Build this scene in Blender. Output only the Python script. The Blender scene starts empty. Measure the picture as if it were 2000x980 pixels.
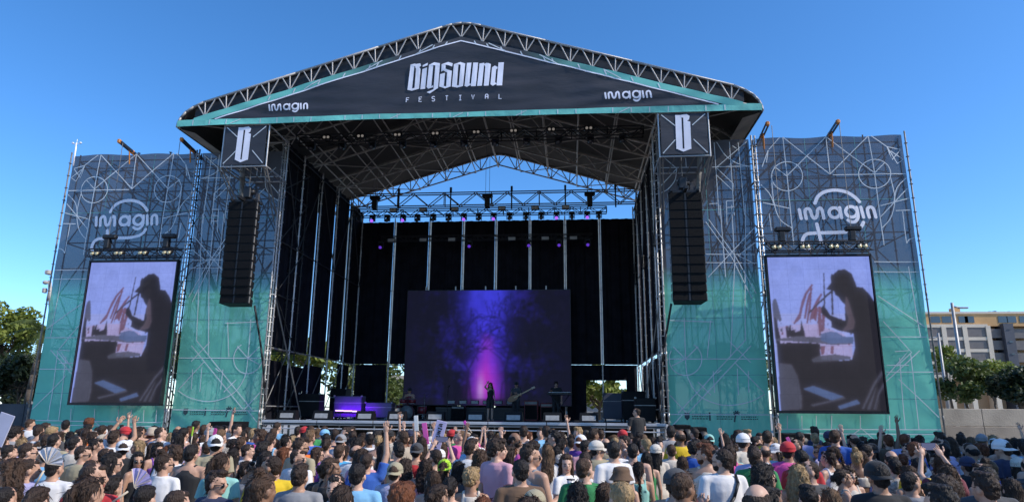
import bpy, bmesh, math, random
import numpy as np
from mathutils import Vector, Matrix, Euler, noise

sc = bpy.context.scene
COL = sc.collection
random.seed(7)
R = math.radians

# ------------------------------------------------------------------ camera
CAM = Vector((3.75, -23.0, 2.15)); F_PX = 1309.0
_p, _y, _r = R(13.3), R(5.0), R(0.48)
FW = Vector((-math.sin(_y)*math.cos(_p), math.cos(_y)*math.cos(_p), math.sin(_p)))
_rt = Vector((math.cos(_y), math.sin(_y), 0)); _up = _rt.cross(FW)
RT = _rt*math.cos(_r) + _up*math.sin(_r); UP = _up*math.cos(_r) - _rt*math.sin(_r)
cd = bpy.data.cameras.new('camera'); cam = bpy.data.objects.new('camera', cd); COL.objects.link(cam)
cd.sensor_width = 36.0; cd.lens = F_PX/2000*36; cd.clip_end = 5000; cd.clip_start = 0.05
M = Matrix((RT, UP, -FW)).transposed().to_4x4(); M.translation = CAM
cam.matrix_world = M
sc.camera = cam

# ------------------------------------------------------------------ light
SUN = Vector((0.76, -0.195, 0.62)).normalized()          # towards the sun
EL = math.asin(SUN.z); AZ = math.atan2(SUN.x, SUN.y)
w = bpy.data.worlds.new('World'); sc.world = w; w.use_nodes = True
nt = w.node_tree; nt.nodes.clear()
sky = nt.nodes.new('ShaderNodeTexSky'); sky.sky_type = 'NISHITA'; sky.sun_disc = False
sky.sun_elevation = EL; sky.sun_rotation = AZ
sky.air_density = 0.7; sky.dust_density = 0.3; sky.ozone_density = 3.5; sky.altitude = 10
bg = nt.nodes.new('ShaderNodeBackground'); bg.inputs["Strength"].default_value = 0.15
wo = nt.nodes.new('ShaderNodeOutputWorld')
hs = nt.nodes.new('ShaderNodeHueSaturation'); hs.inputs['Saturation'].default_value = 1.22; nt.links.new(sky.outputs[0], hs.inputs['Color'])
nt.links.new(hs.outputs[0], bg.inputs['Color']); nt.links.new(bg.outputs[0], wo.inputs['Surface'])
sl = bpy.data.lights.new('sun', 'SUN'); sl.energy = 2.5; sl.angle = R(0.53); sl.color = (1.0, 0.945, 0.87)
so = bpy.data.objects.new('sun', sl); COL.objects.link(so)
so.rotation_euler = SUN.to_track_quat('Z', 'Y').to_euler(); so.location = (30, -20, 40)
sc.view_settings.view_transform = 'Standard'; sc.view_settings.look = 'None'
sc.view_settings.exposure = 0.88; sc.view_settings.gamma = 1.0; sc.view_settings.use_curve_mapping = False
sc.cycles.max_bounces = 8; sc.cycles.transparent_max_bounces = 24
sc.cycles.use_denoising = True

def at(x, y, Y=None, Z=None, D=None):
    """where a line of sight of the surveyed photograph meets the plane Y (or Z, or depth D)"""
    r = FW + RT*((x-1000)/F_PX) - UP*((y-490)/F_PX)
    if Y is not None: t = (Y-CAM.y)/r.y
    elif Z is not None: t = (Z-CAM.z)/r.z
    else: t = D
    return CAM + r*t
def px(P):
    d = Vector(P)-CAM; z = d.dot(FW)
    return 1000+F_PX*d.dot(RT)/z, 490-F_PX*d.dot(UP)/z

# ------------------------------------------------------------------ objects
WM = {}
I4 = Matrix.Identity(4)
def tag(o, label=None, cat=None, group=None, kind=None):
    if label: o['label'] = label
    if cat: o['category'] = cat
    if group: o['group'] = group
    if kind: o['kind'] = kind
    return o
def obj(name, data, parent=None, mw=None):
    o = bpy.data.objects.new(name, data); COL.objects.link(o)
    mw = mw.copy() if mw is not None else I4.copy()
    o.matrix_basis = mw; WM[o.name] = mw
    if parent is not None:
        o.parent = parent; o.matrix_parent_inverse = WM[parent.name].inverted()
    return o
def thing(name, label, cat, loc=(0, 0, 0), group=None, kind=None):
    o = obj(name, None, None, Matrix.Translation(Vector(loc)))
    o.empty_display_size = 0.1
    return tag(o, label, cat, group, kind)
def kids(o): return list(o.children)
def copy_tree(o, parent=None, name=None):
    c = o.copy(); COL.objects.link(c); WM[c.name] = WM[o.name].copy()
    if parent is not None: c.parent = parent
    for ch in list(o.children): copy_tree(ch, c)
    return c

class MB:
    def __init__(s): s.v = []; s.f = []; s.m = []; s.sm = []; s.mi = 0; s.smooth = False
    def add(s, vs, fs):
        b = len(s.v); s.v += [tuple(v) for v in vs]
        for f in fs: s.f.append(tuple(b+i for i in f)); s.m.append(s.mi); s.sm.append(s.smooth)
        return s
    def box(s, c, d, rot=None):
        hx, hy, hz = d[0]/2, d[1]/2, d[2]/2
        vs = [Vector((sx*hx, sy*hy, sz*hz)) for sz in (-1, 1) for sy in (-1, 1) for sx in (-1, 1)]
        if rot is not None: vs = [rot @ v for v in vs]
        c = Vector(c)
        return s.add([v+c for v in vs], [(0,2,3,1),(4,5,7,6),(0,1,5,4),(2,6,7,3),(0,4,6,2),(1,3,7,5)])
    def bbox(s, c, d, b=0.02, rot=None):
        # bevelled box
        hx, hy, hz = d[0]/2, d[1]/2, d[2]/2; b = min(b, hx*.9, hy*.9, hz*.9)
        bm = bmesh.new(); bmesh.ops.create_cube(bm, size=1)
        for v in bm.verts: v.co = Vector((v.co.x*2*hx, v.co.y*2*hy, v.co.z*2*hz))
        bmesh.ops.bevel(bm, geom=bm.edges[:], offset=b, segments=1, profile=.5, affect='EDGES')
        vs = [v.co.copy() for v in bm.verts]; bm.verts.index_update(); fs = [[v.index for v in f.verts] for f in bm.faces]; bm.free()
        if rot is not None: vs = [rot @ v for v in vs]
        c = Vector(c); return s.add([v+c for v in vs], fs)
    def tube(s, p0, p1, r, n=8, r2=None, caps=True):
        p0 = Vector(p0); p1 = Vector(p1); d = p1-p0
        if d.length < 1e-6: return s
        q = d.to_track_quat('Z', 'Y'); r2 = r if r2 is None else r2
        vs = []
        for p, rr in ((p0, r), (p1, r2)):
            for i in range(n):
                a = 2*math.pi*i/n; vs.append(p + q @ Vector((rr*math.cos(a), rr*math.sin(a), 0)))
        fs = [(i, (i+1) % n, n+(i+1) % n, n+i) for i in range(n)]
        if caps: fs += [tuple(range(n-1, -1, -1)), tuple(range(n, 2*n))]
        sm, s.smooth = s.smooth, n > 5
        s.add(vs, fs); s.smooth = sm; return s
    def path(s, pts, r, n=6):
        for a, b in zip(pts, pts[1:]): s.tube(a, b, r, n)
        return s
    def loft(s, rings, caps=True, smooth=True):
        n = len(rings[0]); vs = [v for r in rings for v in r]; fs = []
        for k in range(len(rings)-1):
            for i in range(n): fs.append((k*n+i, k*n+(i+1) % n, (k+1)*n+(i+1) % n, (k+1)*n+i))
        if caps: fs += [tuple(range(n-1, -1, -1)), tuple(range((len(rings)-1)*n, len(rings)*n))]
        sm, s.smooth = s.smooth, smooth
        s.add(vs, fs); s.smooth = sm; return s
    def ell(s, c, r, n=12, k=8, rot=None):
        c = Vector(c); rings = []
        if not hasattr(r, '__len__'): r = (r, r, r)
        for j in range(1, k):
            th = math.pi*j/k; ring = []
            for i in range(n):
                a = 2*math.pi*i/n
                v = Vector((r[0]*math.sin(th)*math.cos(a), r[1]*math.sin(th)*math.sin(a), -r[2]*math.cos(th)))
                ring.append(c + (rot @ v if rot is not None else v))
            rings.append(ring)
        b = len(s.v); s.loft(rings, caps=False)
        lo = Vector((0, 0, -r[2])); hi = Vector((0, 0, r[2]))
        if rot is not None: lo = rot @ lo; hi = rot @ hi
        sm, s.smooth = s.smooth, True
        n0 = len(s.v); s.v += [tuple(c+lo), tuple(c+hi)]
        for i in range(n):
            s.f.append((b+(i+1) % n, b+i, n0)); s.m.append(s.mi); s.sm.append(True)
            q = b+(k-2)*n; s.f.append((q+i, q+(i+1) % n, n0+1)); s.m.append(s.mi); s.sm.append(True)
        s.smooth = sm; return s
    def poly(s, pts, n=None, th=None):
        # flat polygon, optionally extruded by vector th
        pts = [Vector(p) for p in pts]
        if th is None: return s.add(pts, [tuple(range(len(pts)))])
        th = Vector(th); k = len(pts)
        return s.add(pts+[p+th for p in pts], [tuple(range(k-1, -1, -1)), tuple(range(k, 2*k))] + [(i, (i+1) % k, k+(i+1) % k, k+i) for i in range(k)])
    def mesh(s, name, mats):
        me = bpy.data.meshes.new(name); me.from_pydata(s.v, [], s.f)
        for m in (mats if isinstance(mats, (list, tuple)) else [mats]): me.materials.append(m)
        me.polygons.foreach_set('material_index', s.m); me.polygons.foreach_set('use_smooth', s.sm)
        me.update(); return me
    def build(s, name, mats, parent=None, mw=None):
        o = obj(name, s.mesh(name, mats), parent, mw); return o

_unit = {}
def unit(kind, m):
    k = (kind, m.name)
    if k not in _unit:
        b = MB()
        if kind == 'tube8': b.tube((0,0,0), (0,0,1), 1, 8)
        elif kind == 'tube6': b.tube((0,0,0), (0,0,1), 1, 6)
        elif kind == 'box': b.box((0,0,0), (1,1,1))
        _unit[k] = b.mesh(kind, m)
    return _unit[k]
def tube(name, p0, p1, r, m, parent, kind='tube6'):
    p0 = Vector(p0); p1 = Vector(p1); d = p1-p0
    mw = Matrix.Translation(p0) @ d.to_track_quat('Z', 'Y').to_matrix().to_4x4() @ Matrix.Diagonal((r, r, d.length, 1))
    return obj(name, unit(kind, m), parent, mw)
def box(name, c, d, m, parent, rot=None):
    mw = Matrix.Translation(Vector(c)) @ (rot.to_4x4() if rot is not None else I4) @ Matrix.Diagonal((d[0], d[1], d[2], 1))
    return obj(name, unit('box', m), parent, mw)

# ------------------------------------------------------------------ materials
_mats = {}
def mat(name, col, rough=.6, metal=0.0, var=.12, scale=3.0, bump=0.0, bscale=40.0, spec=.5, emit=None, es=1.0, coords='Object', stretch=None, col2=None, sheen=0):
    if name in _mats: return _mats[name]
    m = bpy.data.materials.new(name); m.use_nodes = True; nt = m.node_tree
    p = nt.nodes['Principled BSDF']
    p.inputs['Roughness'].default_value = rough; p.inputs['Metallic'].default_value = metal
    p.inputs['Specular IOR Level'].default_value = spec
    tc = nt.nodes.new('ShaderNodeTexCoord'); src = tc.outputs[coords]
    if stretch:
        mp = nt.nodes.new('ShaderNodeMapping'); mp.inputs['Scale'].default_value = stretch
        nt.links.new(src, mp.inputs[0]); src = mp.outputs[0]
    n = nt.nodes.new('ShaderNodeTexNoise'); n.inputs['Scale'].default_value = scale; n.inputs['Detail'].default_value = 5
    nt.links.new(src, n.inputs['Vector'])
    cr = nt.nodes.new('ShaderNodeValToRGB')
    a = col2 if col2 else [c*(1-var) for c in col]; b = col if col2 else [min(1, c*(1+var)) for c in col]
    cr.color_ramp.elements[0].position = .3; cr.color_ramp.elements[1].position = .7
    cr.color_ramp.elements[0].color = (*a, 1); cr.color_ramp.elements[1].color = (*b, 1)
    nt.links.new(n.outputs['Fac'], cr.inputs[0]); nt.links.new(cr.outputs[0], p.inputs['Base Color'])
    if bump:
        n2 = nt.nodes.new('ShaderNodeTexNoise'); n2.inputs['Scale'].default_value = bscale; n2.inputs['Detail'].default_value = 4
        nt.links.new(src, n2.inputs['Vector'])
        bp = nt.nodes.new('ShaderNodeBump'); bp.inputs['Strength'].default_value = bump; bp.inputs['Distance'].default_value = .05
        nt.links.new(n2.outputs['Fac'], bp.inputs['Height']); nt.links.new(bp.outputs[0], p.inputs['Normal'])
    if emit:
        p.inputs['Emission Color'].default_value = (*emit, 1); p.inputs['Emission Strength'].default_value = es
    if sheen: p.inputs['Sheen Weight'].default_value = sheen
    _mats[name] = m; return m
def srgb(r, g, b):
    return tuple((c/255/12.92 if c <= 10 else ((c/255+.055)/1.055)**2.4) for c in (r, g, b))

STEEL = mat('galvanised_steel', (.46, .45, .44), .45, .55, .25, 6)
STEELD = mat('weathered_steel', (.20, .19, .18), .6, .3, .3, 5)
DARKTUBE = mat('shade_darkened_scaffold_steel', (.045, .043, .043), .75, .1, .3, 5)  # steel darkened in its colour to look backlit behind the netting
ALU = mat('aluminium_truss', (.36, .345, .33), .5, .25, .2, 8)
BLACK = mat('black_paint', (.012, .012, .014), .55, 0, .3, 5)
BLACKMETAL = mat('black_metal', (.018, .018, .02), .45, .3, .3, 6)
ORANGE = mat('orange_paint', (.55, .20, .035), .5, 0, .3, 6)
WHITEPRINT = mat('white_print', (.82, .80, .86), .6, 0, .08, 2)
LINEPRINT = mat('pale_line_print', (.58, .62, .64), .6, 0, .15, 2)
DARKPRINT = mat('dark_print', (.02, .05, .06), .6)
# ================================================================== ground
def ground():
    m = mat('pale_concrete_plaza', (.30, .275, .245), .9, 0, .35, .6, .3, 60)
    b = MB(); S = 900
    b.add([(-S, -S, 0), (S, -S, 0), (S, S, 0), (-S, S, 0)], [(0, 1, 2, 3)])
    tag(b.build('ground', m), kind='structure')
ground()

# ================================================================== sheets, ribbons and print
def sheet(name, fn, x0, x1, z0, z1, nx, nz, m, parent, arr=None):
    b = MB(); b.smooth = True; vs = []; fs = []
    Z0 = z0 if callable(z0) else (lambda x: z0); Z1 = z1 if callable(z1) else (lambda x: z1)
    for j in range(nz+1):
        for i in range(nx+1):
            x = x0+(x1-x0)*i/nx; z = Z0(x)+(Z1(x)-Z0(x))*j/nz
            vs.append((x, fn(x, z), z))
    for j in range(nz):
        for i in range(nx):
            a = j*(nx+1)+i; fs.append((a, a+1, a+nx+2, a+nx+1))
    b.add(vs, fs); return b.build(name, m, parent)
def densify(pts, step):
    out = [Vector(pts[0])]
    for a, c in zip(pts, pts[1:]):
        a = Vector(a); c = Vector(c); n = max(1, int((c-a).length/step))
        for k in range(1, n+1): out.append(a+(c-a)*k/n)
    return out
def smooth_curve(pts, n=6):
    P = [Vector(p) for p in pts]; out = []
    for i in range(len(P)-1):
        p0 = P[max(i-1, 0)]; p1 = P[i]; p2 = P[i+1]; p3 = P[min(i+2, len(P)-1)]
        for k in range(n):
            t = k/n
            out.append(.5*((2*p1)+(p2-p0)*t+(2*p0-5*p1+4*p2-p3)*t*t+(3*p1-p0-3*p2+p3)*t**3))
    out.append(P[-1]); return out
def ribbon(b, pts, w, fn, off, step=.25, cap=False):
    P = densify([Vector((p[0], p[1])) for p in pts], step); vs = []; n = len(P)
    for i, p in enumerate(P):
        t = (P[min(i+1, n-1)]-P[max(i-1, 0)])
        if t.length < 1e-9: t = Vector((1, 0))
        t.normalize(); nn = Vector((-t.y, t.x))*w/2
        for q in (p+nn, p-nn): vs.append((q.x, fn(q.x, q.y)-off, q.y))
    b.add(vs, [(2*i, 2*i+1, 2*i+3, 2*i+2) for i in range(n-1)])
    if cap:
        for p in (P[0], P[-1]): disc(b, p, w/2, fn, off+.0015)
def disc(b, c, r, fn, off, n=12):
    vs = []
    for i in range(n):
        a = 2*math.pi*i/n; x = c[0]+r*math.cos(a); z = c[1]+r*math.sin(a); vs.append((x, fn(x, z)-off, z))
    b.add(vs, [tuple(range(n))])
def circle2(c, r, a0=0, a1=360, n=32, ry=None):
    ry = ry or r
    return [(c[0]+r*math.cos(R(a0+(a1-a0)*i/n)), c[1]+ry*math.sin(R(a0+(a1-a0)*i/n))) for i in range(n+1)]
def poly2(b, pts, fn, off):
    b.add([(x, fn(x, z)-off, z) for x, z in pts], [tuple(range(len(pts)))])
def P2(zx, zy, ox, oy, s, Y):
    p = at(ox+zx*s, oy+zy*s, Y=Y); return (p.x, p.z)

def mesh_fabric(name, stops, transp=.3, transl=.35, rough=.7, lo=None):
    """printed open-weave scaffold netting: the print runs from grey above to teal below"""
    m = bpy.data.materials.new(name); m.use_nodes = True; nt = m.node_tree; nt.nodes.clear()
    N = nt.nodes.new; L = nt.links.new
    tc = N('ShaderNodeTexCoord'); sp = N('ShaderNodeSeparateXYZ'); L(tc.outputs['Object'], sp.inputs[0])
    nz = N('ShaderNodeTexNoise'); nz.inputs['Scale'].default_value = .6; nz.inputs['Detail'].default_value = 4; L(tc.outputs['Object'], nz.inputs['Vector'])
    mr = N('ShaderNodeMapRange'); mr.inputs[1].default_value = 0; mr.inputs[2].default_value = 12; L(sp.outputs['Z'], mr.inputs[0])
    cr = N('ShaderNodeValToRGB'); cr.color_ramp.elements.remove(cr.color_ramp.elements[1])
    for i, (z, c) in enumerate(stops):
        e = cr.color_ramp.elements[0] if i == 0 else cr.color_ramp.elements.new(z/12)
        e.position = z/12; e.color = (*c, 1)
    L(mr.outputs[0], cr.inputs[0])
    mx = N('ShaderNodeMixRGB'); mx.blend_type = 'MULTIPLY'; mx.inputs[0].default_value = .35
    cr2 = N('ShaderNodeValToRGB'); cr2.color_ramp.elements[0].position = .35; cr2.color_ramp.elements[0].color = (.6, .6, .6, 1); cr2.color_ramp.elements[1].position = .7
    L(nz.outputs['Fac'], cr2.inputs[0]); L(cr.outputs[0], mx.inputs[1]); L(cr2.outputs[0], mx.inputs[2])
    d = N('ShaderNodeBsdfDiffuse'); t = N('ShaderNodeBsdfTranslucent'); tr = N('ShaderNodeBsdfTransparent')
    L(mx.outputs[0], d.inputs[0]); L(mx.outputs[0], t.inputs[0])
    bn = N('ShaderNodeTexNoise'); bn.inputs['Scale'].default_value = .9; bn.inputs['Detail'].default_value = 2; L(tc.outputs['Object'], bn.inputs['Vector'])
    bp = N('ShaderNodeBump'); bp.inputs['Strength'].default_value = .45; bp.inputs['Distance'].default_value = .2; L(bn.outputs['Fac'], bp.inputs['Height']); L(bp.outputs[0], d.inputs['Normal'])
    m1 = N('ShaderNodeMixShader'); m1.inputs[0].default_value = transl; L(d.outputs[0], m1.inputs[1]); L(t.outputs[0], m1.inputs[2])
    m2 = N('ShaderNodeMixShader'); m2.inputs[0].default_value = transp
    if lo is not None:
        m5 = N('ShaderNodeMapRange'); m5.inputs[1].default_value = 4.2; m5.inputs[2].default_value = 8.0; m5.inputs[3].default_value = lo; m5.inputs[4].default_value = transp; L(sp.outputs['Z'], m5.inputs[0]); L(m5.outputs[0], m2.inputs[0])
    L(m1.outputs[0], m2.inputs[1]); L(tr.outputs[0], m2.inputs[2])
    o = N('ShaderNodeOutputMaterial'); L(m2.outputs[0], o.inputs[0]); return m
GREY_N = (.15, .15, .168); TEAL_N = (.25, .78, .58); TEAL_D = (.20, .72, .58)
NET = mesh_fabric('printed_netting', [(0, TEAL_D), (3, TEAL_N), (6.1, TEAL_N), (6.55, (.17, .42, .38)), (7.0, GREY_N), (12, GREY_N)], .12, .45, lo=.03)
DARKFAB = mat('charcoal_banner_fabric', (.032, .032, .039), .6, 0, .25, 1.2, .6, 2.2, stretch=(.45, 1, 1.6))
TEALFAB = mat('teal_banner_fabric', (.16, .53, .45), .7, 0, .2, 1.5, .35, 5)

# ================================================================== roof
YF, YB = -1.7, 11.0
def z_out(x): return 15.72-.306*abs(x)
def z_in(x): return 15.05-.298*abs(x)
PROFR = [(0, 15.63), (.35, 15.59), (.7, 15.5), (3, z_out(3)), (6, z_out(6)), (9.35, z_out(9.35)), (9.7, 12.69), (9.97, 12.5), (10.14, 12.28), (10.22, 12.08), (10.24, 11.9)]
PROF = [(-x, z) for x, z in PROFR[:0:-1]] + PROFR
LINER = mat('dark_roof_liner', (.040, .034, .029), .8, 0, .35, .7, .3, 3)
roof = thing('stage_roof', 'gabled black stage roof edged with a silver lattice truss', 'stage roof', (0, YF, 0))
b = MB(); vs = []; n = len(PROF); ys = [YF+.1, 1.5, 4.6, 7.8, YB]
for Y in ys:
    for x, z in PROF: vs.append((x, Y, z))
b.smooth = False
b.add(vs, [(k*n+i, k*n+i+1, (k+1)*n+i+1, (k+1)*n+i) for k in range(len(ys)-1) for i in range(n-1)])
roofskin = b.build('roof_membrane', LINER, roof)
sm = roofskin.modifiers.new('thick', 'SOLIDIFY'); sm.thickness = .04; sm.offset = 1
# black end panel closing the gap between the chords
b = MB(); vs = []; fs = []
q = [p for p in PROF if abs(p[0]) < 9.9]
for x, z in q: vs += [(x, YF+.14, z-.02), (x, YF+.14, max(z_in(x)-.25, 12.0))]
for i in range(len(q)-1): fs.append((2*i, 2*i+1, 2*i+3, 2*i+2))
b.add(vs, fs); b.build('gable_panel', BLACK, roof)
EAVE = mat('eave_trim', (.16, .13, .11), .7, 0, .3, 2)
b = MB()
for s in (1, -1):
    b.poly([(s*10.2, YF+.12, 11.9), (s*10.2, 3.5, 11.9), (s*9.6, 3.5, 11.72), (s*9.6, YF+.12, 11.72)])
b.build('eave_flap', EAVE, roof)

def rafter(Y, name, m, step, r, parent, triple=True, inset=0.0, edge=True):
    """one gabled lattice truss across the roof: chords, then each brace"""
    t = obj(name, None, parent, Matrix.Translation((0, Y, 12)))
    b = MB()
    prof = [(x*(1-inset/12), z-inset) for x, z in PROF]
    for a, c in zip(prof, prof[1:]): b.tube((a[0], Y, a[1]), (c[0], Y, c[1]), r*1.35, 6)
    b.build('outer_chord', m, t)
    b = MB()
    for s in (1, -1): b.tube((0, Y, z_in(0)-inset), (s*9.75, Y, z_in(9.75)-inset), r*1.1, 6)
    b.build('inner_chord', m, t)
    k = 1
    N = int(9.7/step)
    for s in (1, -1):
        for k in range(N+1):
            x = k*step
            lo = (s*x, Y, z_in(x)-inset)
            ups = (x-.42*step, x+.06*step, x+.42*step) if triple else (x-.45*step, x+.45*step)
            for u in ups:
                if u < -.1 or u > 9.75 or (k == 0 and s < 0 and u < .1): continue
                tube('brace', lo, (s*u, Y, (z_out(u) if u > .7 else 15.55)-inset-.02), r*.8, m, t)
    return t
rafter(YF, 'front_truss', ALU, .77, .030, roof)
RAFT = mat('roof_truss_steel', (.46, .41, .36), .6, .1, .3, 5)
rafter(YB, 'rear_truss', RAFT, .95, .034, roof, inset=.04)
for Y in (1.5, 4.6, 7.8): rafter(Y, 'inner_truss', RAFT, 1.3, .040, roof, triple=False, inset=.1)
for s in (1, -1):
    for x in (1.2, 2.7, 4.2, 5.7, 7.2, 8.7):
        tube('purlin', (s*x, YF+.2, z_out(x)-.18), (s*x, YB-.1, z_out(x)-.18), .034, RAFT, roof)
        tube('purlin', (s*x, YF+.2, z_in(x)-.1), (s*x, YB-.1, z_in(x)-.1), .028, RAFT, roof)
    for k in range(4):
        y0 = (YF+.2, 1.5, 4.6, 7.8)[k]; y1 = (1.5, 4.6, 7.8, YB)[k]
        for xa, xb in ((1.2, 4.2), (4.2, 7.2), (7.2, 9.6)):
            tube('wind_brace', (s*xa, y0, z_in(xa)-.05), (s*xb, y1, z_in(xb)-.05), .022, RAFT, roof)
            tube('wind_brace', (s*xb, y0, z_in(xb)-.12), (s*xa, y1, z_in(xa)-.12), .022, RAFT, roof)
tube('ridge_beam', (0, YF+.2, 14.9), (0, YB, 14.9), .05, RAFT, roof)
for s in (1, -1):
    for zz in (12.0, 12.55): tube('eave_beam', (s*8.3, YF+.2, zz), (s*8.3, YB, zz), .045, RAFT, roof)
    for k in range(9): tube('eave_brace', (s*8.3, YF+.3+k*1.38, 12.0), (s*8.3, YF+.3+k*1.38+.69, 12.55), .024, RAFT, roof)

# ------------------------------------------------------------------ gable banner
def fnR(x, z):
    return YF-.07+.05*noise.noise(Vector((x*.35, z*1.3, 1.7)))+.028*noise.noise(Vector((x*.9, z*3.2-x*.35, 5.1)))+.012*math.sin(9*(z-12)+.5*x+3*noise.noise(Vector((x*.3, z*.6, 7))))*max(0, 1-abs(x)/9)+.012*math.sin(14*(z-12.1)-1.3*abs(x))*min(1, abs(x)/6)
ban = thing('festival_banner', 'dark triangular gable banner with white blackletter festival name and teal border', 'banner', (0, YF, 11.9))
def ztri(x): return 14.90-.3045*abs(x)
sheet('charcoal_panel', fnR, -8.85, 8.85, 12.13, lambda x: max(12.135, ztri(x)), 150, 40, DARKFAB, ban)
sheet('bottom_border', lambda x, z: fnR(x, z)-.004, -10.2, 10.2, lambda x: 11.9+.06*(1-(x/10.2)**2), lambda x: min(12.15, z_in(x)+.12), 80, 2, TEALFAB, ban)
def slope_mat():
    m = mat('teal_fading_border_fabric', (.05, .42, .37), .7); nt = m.node_tree; N = nt.nodes.new; L = nt.links.new
    p = nt.nodes['Principled BSDF']; tc = N('ShaderNodeTexCoord'); sp = N('ShaderNodeSeparateXYZ'); L(tc.outputs['Object'], sp.inputs[0])
    ab = N('ShaderNodeMath'); ab.operation = 'ABSOLUTE'; L(sp.outputs['X'], ab.inputs[0])
    mr = N('ShaderNodeMapRange'); mr.inputs[1].default_value = 2.2; mr.inputs[2].default_value = 5.6; L(ab.outputs[0], mr.inputs[0])
    cr = N('ShaderNodeValToRGB'); cr.color_ramp.elements[0].color = (.05, .05, .055, 1); cr.color_ramp.elements[1].color = (.16, .53, .45, 1)
    L(mr.outputs[0], cr.inputs[0]); L(cr.outputs[0], p.inputs['Base Color']); return m
SLOPE = slope_mat()
for s in (1, -1):
    o = sheet('sloping_border', lambda x, z: fnR(x, z)-.008, s*.0, s*9.6, lambda x: max(ztri(x)-.02, 12.1), lambda x: max(z_in(x)+.02, 12.16), 50, 2, SLOPE, ban)
def pline(pts, w_, fn, off, parent, m=None):
    b = MB(); ribbon(b, pts, w_, fn, off); return b.build('printed_line', m or LINEPRINT, parent)
for s in (1, -1):
    pline([(0, ztri(0)), (s*8.8, 12.15)], .045, fnR, .016, ban, WHITEPRINT)
    for x in (.55, 1.0, 1.5, 2.2, 3.0, 3.3, 4.2, 5.1, 6.0, 6.9): pline([(s*x, ztri(x)), (s*(x-.07), z_in(x)-.02)], .04, fnR, .018, ban)
    for x in (1.6, 3.4, 5.6): pline([(s*x, ztri(x)), (s*(x-.6), z_in(x-.6))], .035, fnR, .020, ban)
xs = [-9.6+.62*i for i in range(31)]
for i, x in enumerate(xs):
    if (i*7) % 5 == 1: continue
    pline([(x, 11.92+.06*(1-(x/10.2)**2)), (x, 12.13)], .032, fnR, .014, ban)
for x in (-8.2, -2.4, -.2, 2.0, 5.5): pline([(x, 11.96), (x+.35, 12.13)], .028, fnR, .017, ban)

# festival name, letter by letter
NAME = {
 'b': [[(318,282),(378,268),(335,662),(270,650)], [(392,272),(462,262),(474,298),(446,318),(464,345),(440,632),(372,648),(398,340),(386,320)], [(290,612),(345,628),(436,600),(440,632),(335,662),(270,650)], [(318,282),(380,266),(396,272),(392,302),(370,306)]],
 'i': [[(497,290),(572,252),(568,292),(495,318)], [(492,345),(562,322),(530,632),(458,640)]],
 'g': [[(590,285),(655,262),(620,612),(552,610)], [(590,285),(665,246),(752,262),(748,302),(660,292)], [(684,288),(752,262),(720,625),(652,650)], [(552,608),(620,600),(652,580),(648,612),(575,632)], [(720,622),(600,702),(552,682),(652,640)]],
 's': [[(775,278),(838,262),(832,350),(768,385)], [(775,278),(872,240),(940,262),(930,312),(868,290)], [(768,350),(832,345),(928,372),(920,412),(850,395)], [(858,366),(926,372),(905,605),(840,614)], [(740,603),(790,588),(840,602),(905,603),(822,630)], [(752,420),(826,400),(806,602),(740,605)]],
 'o': [[(955,275),(1022,262),(998,606),(925,605)], [(955,275),(1050,238),(1122,260),(1116,300),(1045,280)], [(1054,278),(1122,262),(1090,600),(1026,606)], [(925,604),(960,588),(1060,586),(1090,600),(1002,620)]],
 'u': [[(1145,250),(1212,245),(1180,600),(1112,598)], [(1112,598),(1190,562),(1212,575),(1150,612)], [(1238,245),(1310,243),(1280,605),(1205,605)]],
 'n': [[(1330,255),(1400,245),(1370,600),(1300,602)], [(1418,262),(1460,248),(1497,265),(1470,600),(1398,602)], [(1394,262),(1440,246),(1497,268),(1412,302)]],
 'd': [[(1515,318),(1580,304),(1560,588),(1495,580)], [(1515,318),(1555,288),(1602,312),(1592,345),(1550,330)], [(1495,580),(1572,552),(1592,570),(1530,605)], [(1610,243),(1690,240),(1668,598),(1585,600)]]}
for ch, polys in NAME.items():
    b = MB()
    for k, pl in enumerate(polys): poly2(b, [P2(x, y, 760, 90, 260/1960, YF-.07) for x, y in pl], fnR, .026+.0018*k)
    tag(b.build('letter', WHITEPRINT, ban), 'white blackletter letter '+ch)
GLY = {'F': [[(0,0),(0,2),(1.1,2)], [(0,1.05),(.9,1.05)]], 'E': [[(1.1,0),(0,0),(0,2),(1.1,2)], [(0,1.05),(.9,1.05)]],
 'S': [[(0,.25),(.3,0),(.8,0),(1.1,.3),(1.1,.75),(.8,1.0),(.3,1.0),(0,1.3),(0,1.7),(.3,2),(.8,2),(1.1,1.75)]],
 'T': [[(0,2),(1.1,2)], [(.55,0),(.55,2)]], 'I': [[(.1,2),(1.0,2)], [(.1,0),(1.0,0)], [(.55,0),(.55,2)]], 'V': [[(0,2),(.55,0),(1.1,2)]],
 'A': [[(0,0),(0,1.5),(.3,2),(.8,2),(1.1,1.5),(1.1,0)], [(0,.9),(1.1,.9)]], 'L': [[(0,2),(0,0),(1.1,0)]],
 'P': [[(0,0),(0,2),(.8,2),(1.1,1.7),(1.1,1.3),(.8,1.0),(0,1.0)]], 'U': [[(0,2),(0,.4),(.3,0),(.8,0),(1.1,.4),(1.1,2)]], 'N': [[(0,0),(0,2),(1.1,0),(1.1,2)]]}
for ch, zx, zy in zip('FESTIVAL', (253, 440, 630, 828, 1028, 1216, 1418, 1618), (833, 822, 812, 802, 800, 792, 785, 784)):
    b = MB(); x0, z0 = P2(zx, zy, 760, 90, 260/1960, YF-.07)
    for st in GLY[ch]: ribbon(b, [(x0+p[0]*.085, z0+p[1]*.085) for p in st], .030, fnR, .024)
    tag(b.build('letter', WHITEPRINT, ban), 'small white capital letter '+ch)

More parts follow.
